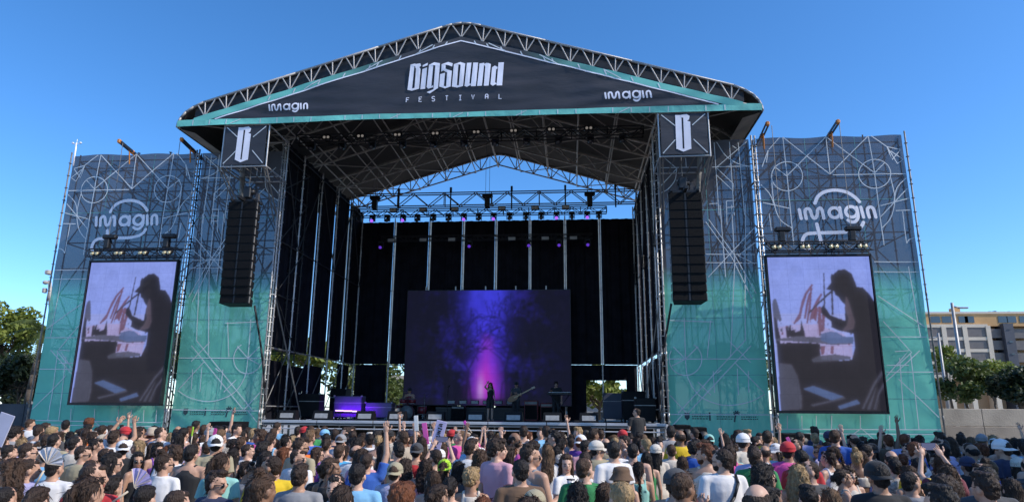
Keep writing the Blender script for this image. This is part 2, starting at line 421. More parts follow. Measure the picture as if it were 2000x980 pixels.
# ------------------------------------------------------------------ the rounded wordmark, as strokes (unit: px of a survey crop)
WORD = {
 'i': [[(408,298),(418,382)]],
 'm': [smooth_curve([(462,384),(456,325),(462,300),(482,290),(500,302),(508,335),(514,362),(530,382),(550,372),(562,335),(566,305),(588,288),(602,305),(608,340),(612,384)])],
 'a': [circle2((708,336), 46, n=28), [(756,290),(764,384)]],
 'g': [circle2((855,330), 50, n=28), smooth_curve([(906,288),(910,340),(908,385),(880,420),(845,424),(818,408)])],
 'ii': [[(945,286),(958,380)]],
 'n': [smooth_curve([(1008,380),(1000,320),(1006,296),(1030,284),(1052,300),(1060,335),(1066,380)])]}
ARC = smooth_curve([(548,242),(580,180),(640,138),(735,122),(830,142),(895,185),(938,234)])
TAIL = smooth_curve([(950,430),(925,470),(880,497),(800,514),(700,518),(520,520),(450,530),(418,568),(410,618),(428,652),(462,668)])
STEM = [(548,436),(572,612)]
def wordmark(parent, cx, cz, sc_, fn, off, w, mark=False):
    # centred on the letter a of the word
    def T(p): return (cx+(p[0]-735)*sc_, cz-(p[1]-336)*sc_)
    for ch, strokes in WORD.items():
        b = MB()
        for k, st in enumerate(strokes): ribbon(b, [T(p) for p in st], w, fn, off+.002*k, .08, True)
        tag(b.build('letter', WHITEPRINT, parent), 'rounded white letter '+ch[0])
    if mark:
        for k, st in enumerate((ARC, TAIL, STEM)):
            b = MB(); ribbon(b, [T(p) for p in st], w*1.05, fn, off+.004*k, .1, True); b.build('logo_stroke', WHITEPRINT, parent)
pR = at(1226, 188, Y=YF); pL = at(565, 211, Y=YF)
wordmark(ban, pR.x, pR.z, 1.55/660, fnR, .024, .062)
wordmark(ban, pL.x, pL.z, 1.42/660, fnR, .024, .058)
ORD = ['first', 'second', 'third', 'fourth', 'fifth', 'sixth', 'seventh', 'eighth', 'ninth', 'tenth', 'eleventh', 'twelfth']
# ================================================================== scaffolding
_std = {}
def standard(x, y, z0, z1, m, parent, r=.026, ros=True):
    """ring-lock upright with its rosettes every half metre"""
    k = (round(z1-z0, 2), m.name, r, ros)
    if k not in _std:
        b = MB(); b.tube((0, 0, 0), (0, 0, z1-z0), r, 8)
        if ros:
            z = .3
            while z < z1-z0: b.tube((0, 0, z-.006), (0, 0, z+.006), .062, 8); z += .5
            z = 2.0
            while z < z1-z0: b.tube((0, 0, z-.08), (0, 0, z+.08), r+.006, 8); z += 2.0
        b.tube((0, 0, 0), (0, 0, .012), .075, 8)
        _std[k] = b.mesh('standard', m)
    return obj('standard', _std[k], parent, Matrix.Translation((x, y, z0)))
LEV = [.25, 2.2, 4.2, 6.2, 8.2, 10.2, 11.5]
def scaffold(name, label, xs, ys, z1, m, front=None, group=None, seed=1, ragged=0):
    rd = random.Random(seed)
    t = thing(name, label, 'scaffold', ((xs[0]+xs[-1])/2, ys[0], 0), group)
    for x in xs:
        for y in ys: standard(x, y, 0, z1+rd.random()*ragged, m, t)
    lev = [z for z in LEV if z < z1]
    for y in ys:
        for z in lev:
            for a, c in zip(xs, xs[1:]): tube('ledger', (a, y, z), (c, y, z), .024, m, t)
            if z < lev[-1]:
                for a, c in zip(xs, xs[1:]):
                    if rd.random() < .45: tube('guard_rail', (a, y, z+1.0), (c, y, z+1.0), .02, m, t)
    for x in xs:
        for z in lev:
            for a, c in zip(ys, ys[1:]): tube('transom', (x, a, z), (x, c, z), .024, m, t)
    for y in ys:
        for za, zb in zip(lev, lev[1:]):
            for i, (a, c) in enumerate(zip(xs, xs[1:])):
                u = rd.random()
                if u < .5: tube('diagonal_brace', (a, y+.05, za), (c, y+.05, zb), .022, m, t)
                elif u < .85: tube('diagonal_brace', (c, y+.05, za), (a, y+.05, zb), .022, m, t)
    for x in xs:
        for za, zb in zip(lev, lev[1:]):
            if rd.random() < .7:
                a, c = (ys[0], ys[-1]) if rd.random() < .5 else (ys[-1], ys[0])
                tube('diagonal_brace', (x+.05, a, za), (x+.05, c, zb), .022, m, t)
    return t

def fnW(x, z):
    return .02+.05*noise.noise(Vector((x*.35, z*.3, 3.3)))+.022*noise.noise(Vector((x*.9+z*.3, z*.8, 9.1)))+.022*abs(math.sin(z*1.57+.3*math.sin(x)))*math.sin(x*2.6+z)
CW = (1480, 240, 320/1307)
WL = [  # line art of the outer panels, survey px of the right-hand one
 [(175,115),(90,210)], [(90,210),(0,240)], [(85,215),(70,315),(0,265)], [(85,215),(35,350),(0,330)], [(70,225),(0,300)],
 [(200,115),(575,410)], [(240,415),(545,110)], [(545,110),(930,400)], [(575,410),(880,105)], [(905,105),(1030,190),(1140,210)],
 [(200,115),(235,415),(290,975)], [(545,110),(577,410)], [(880,105),(930,400),(1010,975)], [(0,430),(600,416),(1185,405)],
 circle2((235,425), 124, ry=116), circle2((932,408), 128, ry=114), [(130,345),(235,425)], [(1010,320),(930,400)],
 smooth_curve([(110,430),(130,640),(180,770),(280,840)]), smooth_curve([(1060,440),(1088,560),(1090,650),(1060,760),(995,835)]),
 smooth_curve([(1185,440),(1110,520),(1085,640)]), [(1195,520),(980,750)], smooth_curve([(980,660),(1090,632),(1210,600)]),
 smooth_curve([(0,470),(90,560),(130,650)]), [(0,545),(260,750)], smooth_curve([(10,630),(130,655),(255,680)]),
 [(1100,700),(1220,695)], [(1155,705),(1190,960)], smooth_curve([(1190,960),(1210,930),(1260,910)]), [(10,720),(140,720)], [(90,725),(110,860)],
 [(1030,190),(1070,295),(1140,215)], [(1030,190),(1115,325),(1165,290),(1060,225)]]
CL = (1280, 520, 580/1624)
WL2 = [[(1195,30),(1460,30)], [(1195,-25),(1450,-25)], [(1215,160),(1480,332)], [(1240,385),(1505,385)], [(1385,0),(1450,380)], [(1310,465),(1385,460),(1265,600)], [(1245,300),(1400,470),(1320,545)],
 [(1265,540),(1385,540)], [(1265,577),(1545,577)], [(1330,615),(1570,825)], [(1335,500),(1365,890)], [(1395,480),(1440,890)], [(672,888),(1580,892)], [(690,912),(1585,918)],
 [(1055,935),(1125,885),(1200,950)], [(1445,460),(1250,640)]] + [[(x, 815), (x, 886)] for x in (720, 800, 880, 965, 1120, 1280)]
CT = (1280, 400, 240/511)
TL = [[(210,205),(415,205)], [(210,240),(440,240)], [(35,640),(460,640)], [(45,870),(475,872)], circle2((125,640), 68, -60, 210, 26), [(125,640),(75,590)], [(125,640),(178,588)], [(125,640),(70,668)], [(120,470),(125,640)],
 smooth_curve([(125,640),(135,720),(180,790),(250,825),(320,832),(400,815),(455,785)]), [(95,865),(375,560)], [(135,865),(397,585)], [(310,570),(395,655)], [(330,655),(450,780)], [(50,790),(130,865)], [(50,920),(112,872)],
 [(270,0),(292,300)], [(318,0),(330,240),(312,630)], [(375,0),(372,560)], [(210,70),(320,220),(402,390)], [(222,60),(334,215),(420,370)], [(415,95),(220,300)], [(230,480),(215,635)], [(240,690),(245,780)], [(340,680),(345,790)], [(385,690),(388,780)],
 [(420,155),(345,210),(415,245)], [(60,480),(240,486)], [(175,735),(230,790)], [(255,700),(275,685)]]
CT2 = (1270, 190, .2347)
TL2 = [[(530,360),(575,980)], [(655,345),(700,980)], [(730,380),(785,980)], [(555,580),(800,350)], smooth_curve([(545,360),(620,480),(720,550),(840,580)]), [(515,580),(840,575)], [(555,590),(690,720),(690,780),(555,650)],
 [(495,885),(570,880)], [(635,860),(640,1060)], [(635,860),(700,858)], [(637,915),(702,912)], [(640,965),(706,962)], [(680,405),(715,430)], [(75,590),(410,580)], [(75,740),(215,600)], smooth_curve([(220,590),(205,690),(140,770),(60,805)]), [(120,510),(215,590)], [(255,505),(260,585)], [(295,505),(300,585)], [(220,690),(350,810)]]

SEAM = mat('netting_seam', (.12, .33, .31), .8, 0, .4, 4)
def sponsor_row(parent, x0, x1, z, fn):
    # small dark emblems with two lines of fine print each
    L_ = x1-x0
    for k, u in enumerate((.06, .36, .66)):
        b = MB(); x = x0+L_*u
        if k == 0:
            poly2(b, [(x, z+.12), (x+.16, z+.12), (x+.16, z-.04), (x+.08, z-.12), (x, z-.04)], fn, .012)
        elif k == 1:
            poly2(b, [(x, z+.14), (x+.05, z+.14), (x+.05, z-.12), (x, z-.12)], fn, .012)
        else:
            ribbon(b, smooth_curve([(x+.02, z-.16), (x+.05, z), (x+.10, z+.12)]), .05, fn, .012)
            for a in (15, 60, 110, 165, 210, -30): ribbon(b, [(x+.10, z+.12), (x+.10+.11*math.cos(R(a)), z+.12+.09*math.sin(R(a)))], .035, fn, .014+a*.00001)
        b.build('sponsor_emblem', DARKPRINT, parent)
        b = MB(); rd = random.Random(k)
        for r_ in range(3):
            xx = x+.24
            while xx < x+.24+.5:
                w_ = .03+.05*rd.random(); poly2(b, [(xx, z+.09-r_*.07), (xx+w_, z+.09-r_*.07), (xx+w_, z+.06-r_*.07), (xx, z+.06-r_*.07)], fn, .012); xx += w_+.02
        b.build('fine_print', DARKPRINT, parent)

SIDE = {1: 'right', -1: 'left'}
for s in (1, -1):
    sd = SIDE[s]
    # outer wing
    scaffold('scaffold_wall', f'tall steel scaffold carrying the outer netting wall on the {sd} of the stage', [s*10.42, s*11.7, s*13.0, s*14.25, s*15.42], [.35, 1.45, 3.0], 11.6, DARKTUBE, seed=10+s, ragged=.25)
    w_ = thing('netting_banner', f'outer grey to teal netting wall banner with round logo on the {sd} of the stage', 'banner', (s*12.9, 0, 0))
    sheet('netting', fnW, s*10.45, s*15.42, .3, lambda x: 11.62+.03*math.sin(x*3), 26, 50, NET, w_)
    b = MB(); k = 0
    for st in WL:
        k += 1; q_ = [(s*p[0], p[1]) for p in [P2(x, y, *CW, 0) for x, y in st] if 10.47 < p[0] < 15.4]
        if len(q_) > 1: pline(q_, .030, fnW, .012+.0004*k, w_)
    for st in WL2:
        k += 1; q_ = [P2(x, y, *CL, 0) for x, y in st]; q_ = [(s*min(max(p[0], 10.5), 15.38), p[1]) for p in q_]; pline(q_, .026, fnW, .012+.0004*k, w_)
    pa = at(1635, 416, Y=0) if s > 0 else at(248, 431, Y=0)
    ks = (at(1711, 416, Y=0).x-at(1560, 416, Y=0).x)/672 if s > 0 else (at(308, 431, Y=0).x-at(185, 431, Y=0).x)/672
    wordmark(w_, pa.x, pa.z, ks, fnW, .034, 29*ks, True)
    for zz in (2.6, 4.9, 9.3): pline([(s*10.46, zz+.02), (s*15.4, zz-.02)], .018, fnW, .008, w_, SEAM).name = 'seam'
    for xx in (12.1, 13.8): pline([(s*xx, .4), (s*xx, 11.6)], .015, fnW, .006, w_, SEAM).name = 'seam'
    # lit galvanised edge posts between the panels
    ed = thing('edge_post', f'pale galvanised upright pair between the two netting banners on the {sd} of the stage', 'scaffold post', (s*10.3, -.1, 0))
    for x, y in ((10.24, -.1), (10.37, -.06)): standard(s*x, y, 0, 11.7, STEEL, ed, .03)
    for k in range(23): tube('rung', (s*10.24, -.1, .5+k*.5), (s*10.37, -.06, .5+k*.5), .018, STEEL, ed)
    standard(s*15.5, -.02, 0, 11.75, STEELD, ed, .028)
    # inner tower
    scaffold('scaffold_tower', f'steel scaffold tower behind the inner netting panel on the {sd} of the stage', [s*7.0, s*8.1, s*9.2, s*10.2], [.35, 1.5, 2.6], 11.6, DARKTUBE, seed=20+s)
    t_ = thing('netting_banner', f'inner grey to teal netting panel behind the hanging speakers on the {sd} of the stage', 'banner', (s*8.6, 0, 0))
    sheet('netting', fnW, s*6.98, s*10.18, .3, 11.6, 18, 50, NET, t_)
    b = MB(); k = 0
    for dat, C_ in ((TL, CT), (TL2, CT2)):
        for st in dat:
            k += 1; q_ = [P2(x, y, *C_, 0) for x, y in st]; q_ = [(s*min(max(p[0], 7.02), 10.15), min(p[1], 11.5)) for p in q_]; pline(q_, .027, fnW, .012+.0004*k, t_)
    for zz in (3.3, 5.2, 9.0): pline([(s*7.0, zz), (s*10.16, zz+.02)], .018, fnW, .008, t_, SEAM).name = 'seam'
    pline([(s*8.6, .4), (s*8.6, 11.5)], .015, fnW, .006, t_, SEAM).name = 'seam'
    sponsor_row(t_, 7.3 if s > 0 else -9.9, 9.9 if s > 0 else -7.3, 1.98, fnW)
    e2 = thing('edge_post', f'pale galvanised upright ladder at the stage opening on the {sd} of the stage', 'scaffold post', (s*6.9, -.1, 0))
    for x, y in ((6.93, -.12), (6.80, .02)): standard(s*x, y, 0, 11.9, STEEL, e2, .03)
    for k in range(23): tube('rung', (s*6.93, -.12, .6+k*.5), (s*6.80, .02, .6+k*.5), .018, STEEL, e2)
    # cage with the letter sign, cantilevered in front of the tower
    cg = thing('sign_cage', f'square tube cage hanging under the roof on the {sd} of the stage', 'truss cage', (s*7.65, YF, 10.4))
    x0, x1 = s*6.8, s*8.45
    for x in (x0, x1):
        for y in (YF+.05, 0): tube('upright', (x, y, 10.35), (x, y, 12.0), .032, STEEL, cg)
        for z in (10.38, 11.9): tube('side_bar', (x, YF+.05, z), (x, 0, z), .03, STEEL, cg)
        tube('raking_strut', (x, YF+.05, 10.38), (s*(7.0 if x == x0 else 8.2), .1, 8.9), .03, STEELD, cg)
        tube('raking_strut', (x+s*(.1), YF+.1, 10.38), (s*(7.1 if x == x0 else 8.3), .1, 8.7), .022, STEELD, cg)
    for z in (10.38, 11.95):
        for y in (YF+.05, 0): tube('cross_bar', (x0, y, z), (x1, y, z), .03, STEEL, cg)
    for k in range(5): tube('deck_bar', (x0+(x1-x0)*(k+.5)/5, YF+.05, 10.38), (x0+(x1-x0)*(k+.5)/5, 0, 10.38), .02, STEELD, cg)
    sg = thing('letter_sign', f'square charcoal sign with one tall white blackletter letter on the {sd} of the stage', 'sign', (s*7.65, YF, 10.4))
    fnS = lambda x, z: YF+.012*noise.noise(Vector((x*1.3, z*1.3, 2)))
    sheet('panel', fnS, min(x0, x1)+.06, max(x0, x1)-.06, 10.43, 11.88, 10, 10, DARKFAB, sg)
    C_ = (1270, 190, .2347)
    dx = 0 if s > 0 else -15.28
    b = MB()
    for k, pl in enumerate(([(207,150),(258,150),(270,435),(217,432)], [(262,148),(300,142),(327,158),(322,188),(306,198),(332,206),(342,432),(284,442),(274,170)], [(217,430),(342,430),(275,456)], [(255,150),(266,148),(274,172),(258,172)])):
        poly2(b, [(p[0]+dx, p[1]) for p in [P2(x, y, *C_, YF) for x, y in pl]], fnS, .012+.002*k)
    b.build('letter', WHITEPRINT, sg)
    xa, xb = min(x0, x1)+.1, max(x0, x1)-.1; c0 = (xa+xb)/2
    for p, q in (((xa, 10.47), (c0-.3, 10.95)), ((xb, 10.47), (c0+.3, 10.95)), ((xa, 11.85), (c0-.28, 11.45)), ((xb, 11.85), (c0+.28, 11.45))): pline([p, q], .03, fnS, .012, sg)
    # bunched tarpaulin at the outer side of the tower
    TARP = mat('crumpled_grey_tarpaulin', (.16, .145, .125), .6, 0, .5, 2.5, .8, 9)
    tp = MB(); rings = []; rd = random.Random(5)
    for k in range(14):
        z = 11.2-k*.2 ; ring = []
        for i in range(10):
            a = 2*math.pi*i/10; rr = (.10+.05*noise.noise(Vector((i*.9, k*.45, s*3.0))))
            ring.append((s*(8.42-.02*k)+rr*math.cos(a)*.8, -.28+rr*math.sin(a), z))
        rings.append(ring)
    tp.loft(rings)
    tag(tp.build('bunched_tarpaulin', TARP), f'crumpled grey brown tarpaulin bundle hanging beside the sign cage on the {sd} of the stage', 'tarpaulin')

# ================================================================== line arrays
CAB = mat('speaker_black', (.005, .005, .006), .6, 0, .25, 8, spec=.25)
GRILL = mat('speaker_grille', (.0065, .0065, .007), .8, .0, .4, 60, .3, 200, spec=.15)
def line_array(s, x, z1, z0, n, wdt):
    sd = SIDE[s]; Y = -1.2
    t = thing('line_array', f'black column of hanging loudspeaker cabinets on the {sd} of the stage', 'loudspeaker', (x, Y, z0))
    h = (z1-z0)/n
    zz = z1; y = Y
    for k in range(n):
        tilt = R(-1-7*(k/(n-1))**3)
        rot = Euler((tilt, 0, 0)).to_matrix()
        c = Vector((x, y, zz-h/2))
        b = MB()
        # trapezoid cabinet: deep box narrowing to the back
        w2, hh = wdt/2, h/2-.008
        vs = [(-w2, -.35, -hh), (w2, -.35, -hh), (w2*.8, .2, -hh*.8), (-w2*.8, .2, -hh*.8), (-w2, -.35, hh), (w2, -.35, hh), (w2*.8, .2, hh*.8), (-w2*.8, .2, hh*.8)]
        b.add([c+rot @ Vector(v) for v in vs], [(0,3,2,1), (4,5,6,7), (0,1,5,4), (1,2,6,5), (2,3,7,6), (3,0,4,7)])
        cb = b.build('cabinet', CAB, t)
        b = MB(); 
        for sx in (-1, 1): b.box(c+rot @ Vector((sx*w2*.53, -.356, 0)), (w2*.84, .012, hh*1.72), rot)
        b.build('grille', GRILL, cb)
        b = MB(); b.box(c+rot @ Vector((0, -.362, 0)), (w2*.10, .018, hh*1.9), rot); b.build('waveguide', BLACKMETAL, cb)
        b = MB()
        for sx in (-1, 1): b.box(c+rot @ Vector((sx*(w2+.012), -.28, 0)), (.02, .06, hh*1.6), rot)
        b.build('rigging_plate', STEELD, cb)
        zz -= h*math.cos(tilt); y += h*math.sin(-tilt)*.6
    b = MB(); b.box((x, Y, z1+.07), (wdt*.92, .06, .08)).box((x, Y-.25, z1+.07), (wdt*.92, .06, .08)).box((x, Y-.1, z1+.08), (.1, 1.2, .1)).box((x-.4*wdt, Y-.1, z1+.07), (.06, .7, .08)).box((x+.4*wdt, Y-.1, z1+.07), (.06, .7, .08))
    b.build('flying_frame', BLACKMETAL, t)
    b = MB(); b.bbox((x, Y, z1+.42), (.26, .3, .42), .03).tube((x-.16, Y, z1+.45), (x+.22, Y, z1+.45), .09, 10); b.build('chain_hoist', BLACKMETAL, t)
    b = MB(); b.tube((x, Y, z1+.1), (x, Y, 11.95), .018, 6); b.build('chain', STEELD, t)
    b = MB(); b.box((x+.3, Y+.1, z1+.28), (.1, .12, .3)); b.build('chain_bag', mat('chain_bag_canvas', (.05, .05, .055), .8), t)
    # signal cable down to the stage corner
    e = Vector((x-s*.52, y+.1, z0+.05)); pts = [e]
    for k in range(1, 9):
        u = k/8; pts.append(Vector((x-s*(.52+.45*u+.10*math.sin(u*3.1)), y+.1+.6*u, z0+(1.9-z0)*u)))
    b = MB(); b.path(pts, .035, 6); tag(b.build('speaker_cable', BLACK), f'thick black cable running down from the hanging loudspeakers on the {sd} of the stage', 'cable')
line_array(1, 7.57, 9.15, 5.50, 12, 1.08)
line_array(-1, -7.56, 9.12, 5.50, 12, 1.0)

# ================================================================== big screens on the wings
def emis(name, col, s=1.0):
    if name in _mats: return _mats[name]
    m = bpy.data.materials.new(name); m.use_nodes = True; p = m.node_tree.nodes['Principled BSDF']
    p.inputs['Base Color'].default_value = (.006, .006, .007, 1); p.inputs['Roughness'].default_value = .7; p.inputs['Specular IOR Level'].default_value = .15
    tc = m.node_tree.nodes.new('ShaderNodeTexCoord'); n = m.node_tree.nodes.new('ShaderNodeTexNoise'); n.inputs['Scale'].default_value = 1.1
    m.node_tree.links.new(tc.outputs['Object'], n.inputs['Vector'])
    cr = m.node_tree.nodes.new('ShaderNodeValToRGB'); cr.color_ramp.elements[0].color = (*[c*.86 for c in col], 1); cr.color_ramp.elements[1].color = (*[min(1, c*1.12) for c in col], 1)
    m.node_tree.links.new(n.outputs['Fac'], cr.inputs[0]); m.node_tree.links.new(cr.outputs[0], p.inputs['Emission Color']); p.inputs['Emission Strength'].default_value = s*.56
    _mats[name] = m; return m
CS = (1490, 490, 260/772)
PIC = [  # (material, polygon) in survey px of the right-hand screen
 (1, [(50,372),(400,372),(490,372),(560,700),(90,700)]),
 (6, [(95,450),(250,430),(330,440),(480,490),(540,560),(90,640)]),
 (3, [(60,385),(56,300),(66,284),(78,284),(92,330),(112,408),(100,422),(88,400),(84,520),(72,520)]),
 (7, [(64,390),(78,400),(104,510),(100,640),(88,640)]),
 (5, [(290,198),(300,205),(262,262),(236,345),(226,400),(186,436),(180,428),(214,372),(230,300),(250,252)]),
 (5, [(285,205),(294,205),(286,340),(268,430),(258,428),(272,330)]),
 (5, [(300,215),(276,290),(256,400),(244,400),(256,320),(270,262)]),
 (5, [(345,252),(355,258),(330,310),(306,400),(276,412),(290,350),(320,290)]),
 (2, [(360,135),(367,135),(372,330),(362,330)]), (2, [(400,240),(412,246),(330,320),(276,372),(270,366),(330,306)]),
 (5, [(330,330),(346,330),(352,470),(338,500),(322,490)]), (5, [(352,360),(372,380),(366,470),(350,480)]), (5, [(312,330),(330,340),(318,420),(300,400)]),
 (6, [(250,440),(330,430),(335,505),(250,510)]), (2, [(404,150),(414,132),(422,380),(410,380)]),
 (2, [(136,450),(146,450),(150,470),(160,436),(168,440),(170,470),(188,462),(192,480),(222,470),(228,404),(236,440),(246,470),(250,505),(140,510)]),
 (3, [(82,520),(210,504),(330,510),(420,516),(540,508),(540,548),(420,556),(330,545),(210,536),(84,530)]),
 (4, [(345,490),(400,476),(440,480),(480,505),(540,510),(538,545),(400,548),(345,530)]),
 (2, [(140,540),(330,545),(336,640),(230,700),(240,760),(200,720),(130,640)]),
 (2, [(85,545),(340,548),(345,640),(560,652),(742,946),(105,940)]),
 (6, [(345,560),(530,556),(536,628),(345,632)]), (5, [(345,560),(372,560),(366,610),(345,612)]), (5, [(405,560),(424,560),(420,610),(402,606)]),
 (3, [(290,640),(340,618),(430,610),(520,622),(525,640),(420,648),(300,656)]),
 (2, [(98,660),(180,672),(215,730),(250,770),(300,660),(420,650),(530,642),(552,560),(720,560),(742,946),(108,940)]),
 (2, [(376,228),(404,196),(414,146),(450,116),(490,112),(530,138),(552,190),(560,215),(596,218),(640,262),(664,300),(678,420),(700,560),(722,700),(742,946),(536,940),(548,560),(540,490),(450,470),(408,452),(408,420),(350,372),(346,336),(362,322),(384,352),(402,380),(490,414),(488,318),(470,302),(452,276),(432,262),(424,240),(396,234)]),
 (8, [(496,268),(510,300),(548,420),(540,462),(470,478),(500,440),(512,400),(488,340)]),
 (3, [(96,662),(170,672),(206,740),(230,860),(230,930),(108,936)]),
 (4, [(238,812),(300,795),(482,858),(410,880)]), (3, [(410,880),(482,858),(490,868),(300,914),(284,906)]), (4, [(446,915),(560,876),(580,898),(460,932)]),
 (3, [(590,930),(660,780),(712,705),(716,720),(680,790),(640,932)]), (7, [(602,930),(668,790),(708,724),(676,800),(622,932)]), (3, [(660,932),(690,830),(724,770),(728,790),(700,850),(676,932)]), (7, [(668,932),(696,842),(726,790),(690,880),(672,932)])]
c4 = [at(1500, 503, Y=-.8), at(1703, 503, Y=-.8), at(1740, 810, Y=-.8), at(1520, 806, Y=-.8)]
SX0 = (c4[0].x+c4[3].x)/2; SX1 = (c4[1].x+c4[2].x)/2; SZ1 = (c4[0].z+c4[1].z)/2; SZ0 = (c4[2].z+c4[3].z)/2
def blur(a, n):
    for _ in range(n):
        p = np.pad(a, ((1, 1), (1, 1), (0, 0)), 'edge')
        a = (p[:-2, 1:-1]+p[2:, 1:-1]+p[1:-1, :-2]+p[1:-1, 2:]+2*p[1:-1, 1:-1])/6
    return a
def inside(poly, U, V):
    m = np.zeros(U.shape, bool); n = len(poly)
    for k in range(n):
        (x0, y0), (x1, y1) = poly[k], poly[(k+1) % n]
        if y0 == y1: continue
        m ^= ((V >= min(y0, y1)) & (V < max(y0, y1)) & (U < x0+(V-y0)*(x1-x0)/(y1-y0)))
    return m
def screen_mat(name, s_=1.0, base=.008):
    m = bpy.data.materials.new(name); m.use_nodes = True; nt = m.node_tree; p = nt.nodes['Principled BSDF']
    p.inputs['Base Color'].default_value = (base, base, base, 1); p.inputs['Roughness'].default_value = .75; p.inputs['Specular IOR Level'].default_value = .2
    a = nt.nodes.new('ShaderNodeAttribute'); a.attribute_name = 'Col'; tc = nt.nodes.new('ShaderNodeTexCoord')
    br = nt.nodes.new('ShaderNodeTexBrick'); br.offset = 0; br.inputs['Scale'].default_value = 1.0; br.inputs['Mortar Size'].default_value = .006; br.inputs['Brick Width'].default_value = .5; br.inputs['Row Height'].default_value = .5
    br.inputs['Color1'].default_value = (1, 1, 1, 1); br.inputs['Color2'].default_value = (.93, .93, .95, 1); br.inputs['Mortar'].default_value = (.78, .78, .8, 1)
    sp = nt.nodes.new('ShaderNodeSeparateXYZ'); cb_ = nt.nodes.new('ShaderNodeCombineXYZ'); nt.links.new(tc.outputs['Object'], sp.inputs[0]); nt.links.new(sp.outputs['X'], cb_.inputs['X']); nt.links.new(sp.outputs['Z'], cb_.inputs['Y']); nt.links.new(cb_.outputs[0], br.inputs['Vector'])
    mx = nt.nodes.new('ShaderNodeMixRGB'); mx.blend_type = 'MULTIPLY'; mx.inputs[0].default_value = 1; nt.links.new(a.outputs['Color'], mx.inputs[1]); nt.links.new(br.outputs['Color'], mx.inputs[2])
    nt.links.new(mx.outputs[0], p.inputs['Emission Color']); p.inputs['Emission Strength'].default_value = s_; return m
def picture_mesh(name, img, w_, h_, m):
    """img[row from bottom, column] linear rgb on a flat grid; origin bottom centre"""
    H_, W_ = img.shape[:2]; xs = np.linspace(-w_/2, w_/2, W_); zs = np.linspace(0, h_, H_)
    co = np.zeros((H_, W_, 3)); co[:, :, 0] = xs[None]; co[:, :, 2] = zs[:, None]
    idx = np.arange(H_*W_).reshape(H_, W_); f = np.stack([idx[:-1, :-1], idx[:-1, 1:], idx[1:, 1:], idx[1:, :-1]], -1).reshape(-1, 4)
    me = bpy.data.meshes.new(name); me.from_pydata(co.reshape(-1, 3).tolist(), [], f.tolist())
    at_ = me.color_attributes.new('Col', 'FLOAT_COLOR', 'POINT'); c = np.ones((H_*W_, 4), np.float32); c[:, :3] = img.reshape(-1, 3); at_.data.foreach_set('color', c.ravel())
    me.materials.append(m); return me
def drummer_picture(W_=190, H_=288):
    u = (np.arange(W_)+.5)/W_; v = (np.arange(H_)+.5)/H_; U, V = np.meshgrid(u, v)
    lin = lambda c: np.array(srgb(*c))/1.78
    img = lin((140, 158, 234))[None, None]*(1-.10*V[..., None])+0*U[..., None]
    pal = {0: (158, 166, 224), 1: (150, 160, 220), 2: (38, 35, 42), 3: (74, 75, 92), 4: (80, 98, 142), 5: (104, 68, 84), 6: (162, 152, 198), 7: (32, 30, 36), 8: (82, 72, 84)}
    rg = random.Random(2); extra = []
    for k in range(110):   # busy crowd and hardware between the drums
        x = rg.uniform(95, 540); y = rg.uniform(400, 640); a = rg.uniform(5, 22); extra.append((rg.choice((3, 3, 6, 1, 0, 5)), [(x, y), (x+a*.7, y-rg.uniform(0, 8)), (x+a*.6, y+a), (x-2, y+a*.7)]))
    pic = PIC[:2]+extra+PIC[2:]
    for mi, pl in pic:
        q = []
        for p in pl:
            r_ = P2(p[0], p[1], *CS, -.8); q.append(((r_[0]-SX0)/(SX1-SX0), (r_[1]-SZ0)/(SZ1-SZ0)))
        mk = inside(q, U, V); a_ = .75 if mi in (1, 6) else 1.0 if mi in (2, 7) else .92
        img = np.where(mk[..., None], img*(1-a_)+lin(pal[mi])*a_, img)
    dk0 = (img.sum(-1) < .12)[..., None]*1.0; edge = blur(dk0, 14)
    img = img+dk0*(1-edge)*lin((66, 62, 78))*.9
    img = blur(img, 2); img = .86*img+.14*blur(img[::2, ::2], 30).repeat(2, 0).repeat(2, 1)[:H_, :W_]
    nz = np.array([[noise.noise(Vector((x*.04, y*.04, 1)))+.7*noise.noise(Vector((x*.14, y*.14, 5)))+.6*noise.noise(Vector((x*.4, y*.3, 9))) for x in range(W_)] for y in range(H_)])
    return img*(1+.10*nz[..., None])
DRUMPIC = drummer_picture(); SCRMAT = screen_mat('video_picture'); _dp = picture_mesh('picture', DRUMPIC, 3.22, 4.91, SCRMAT)
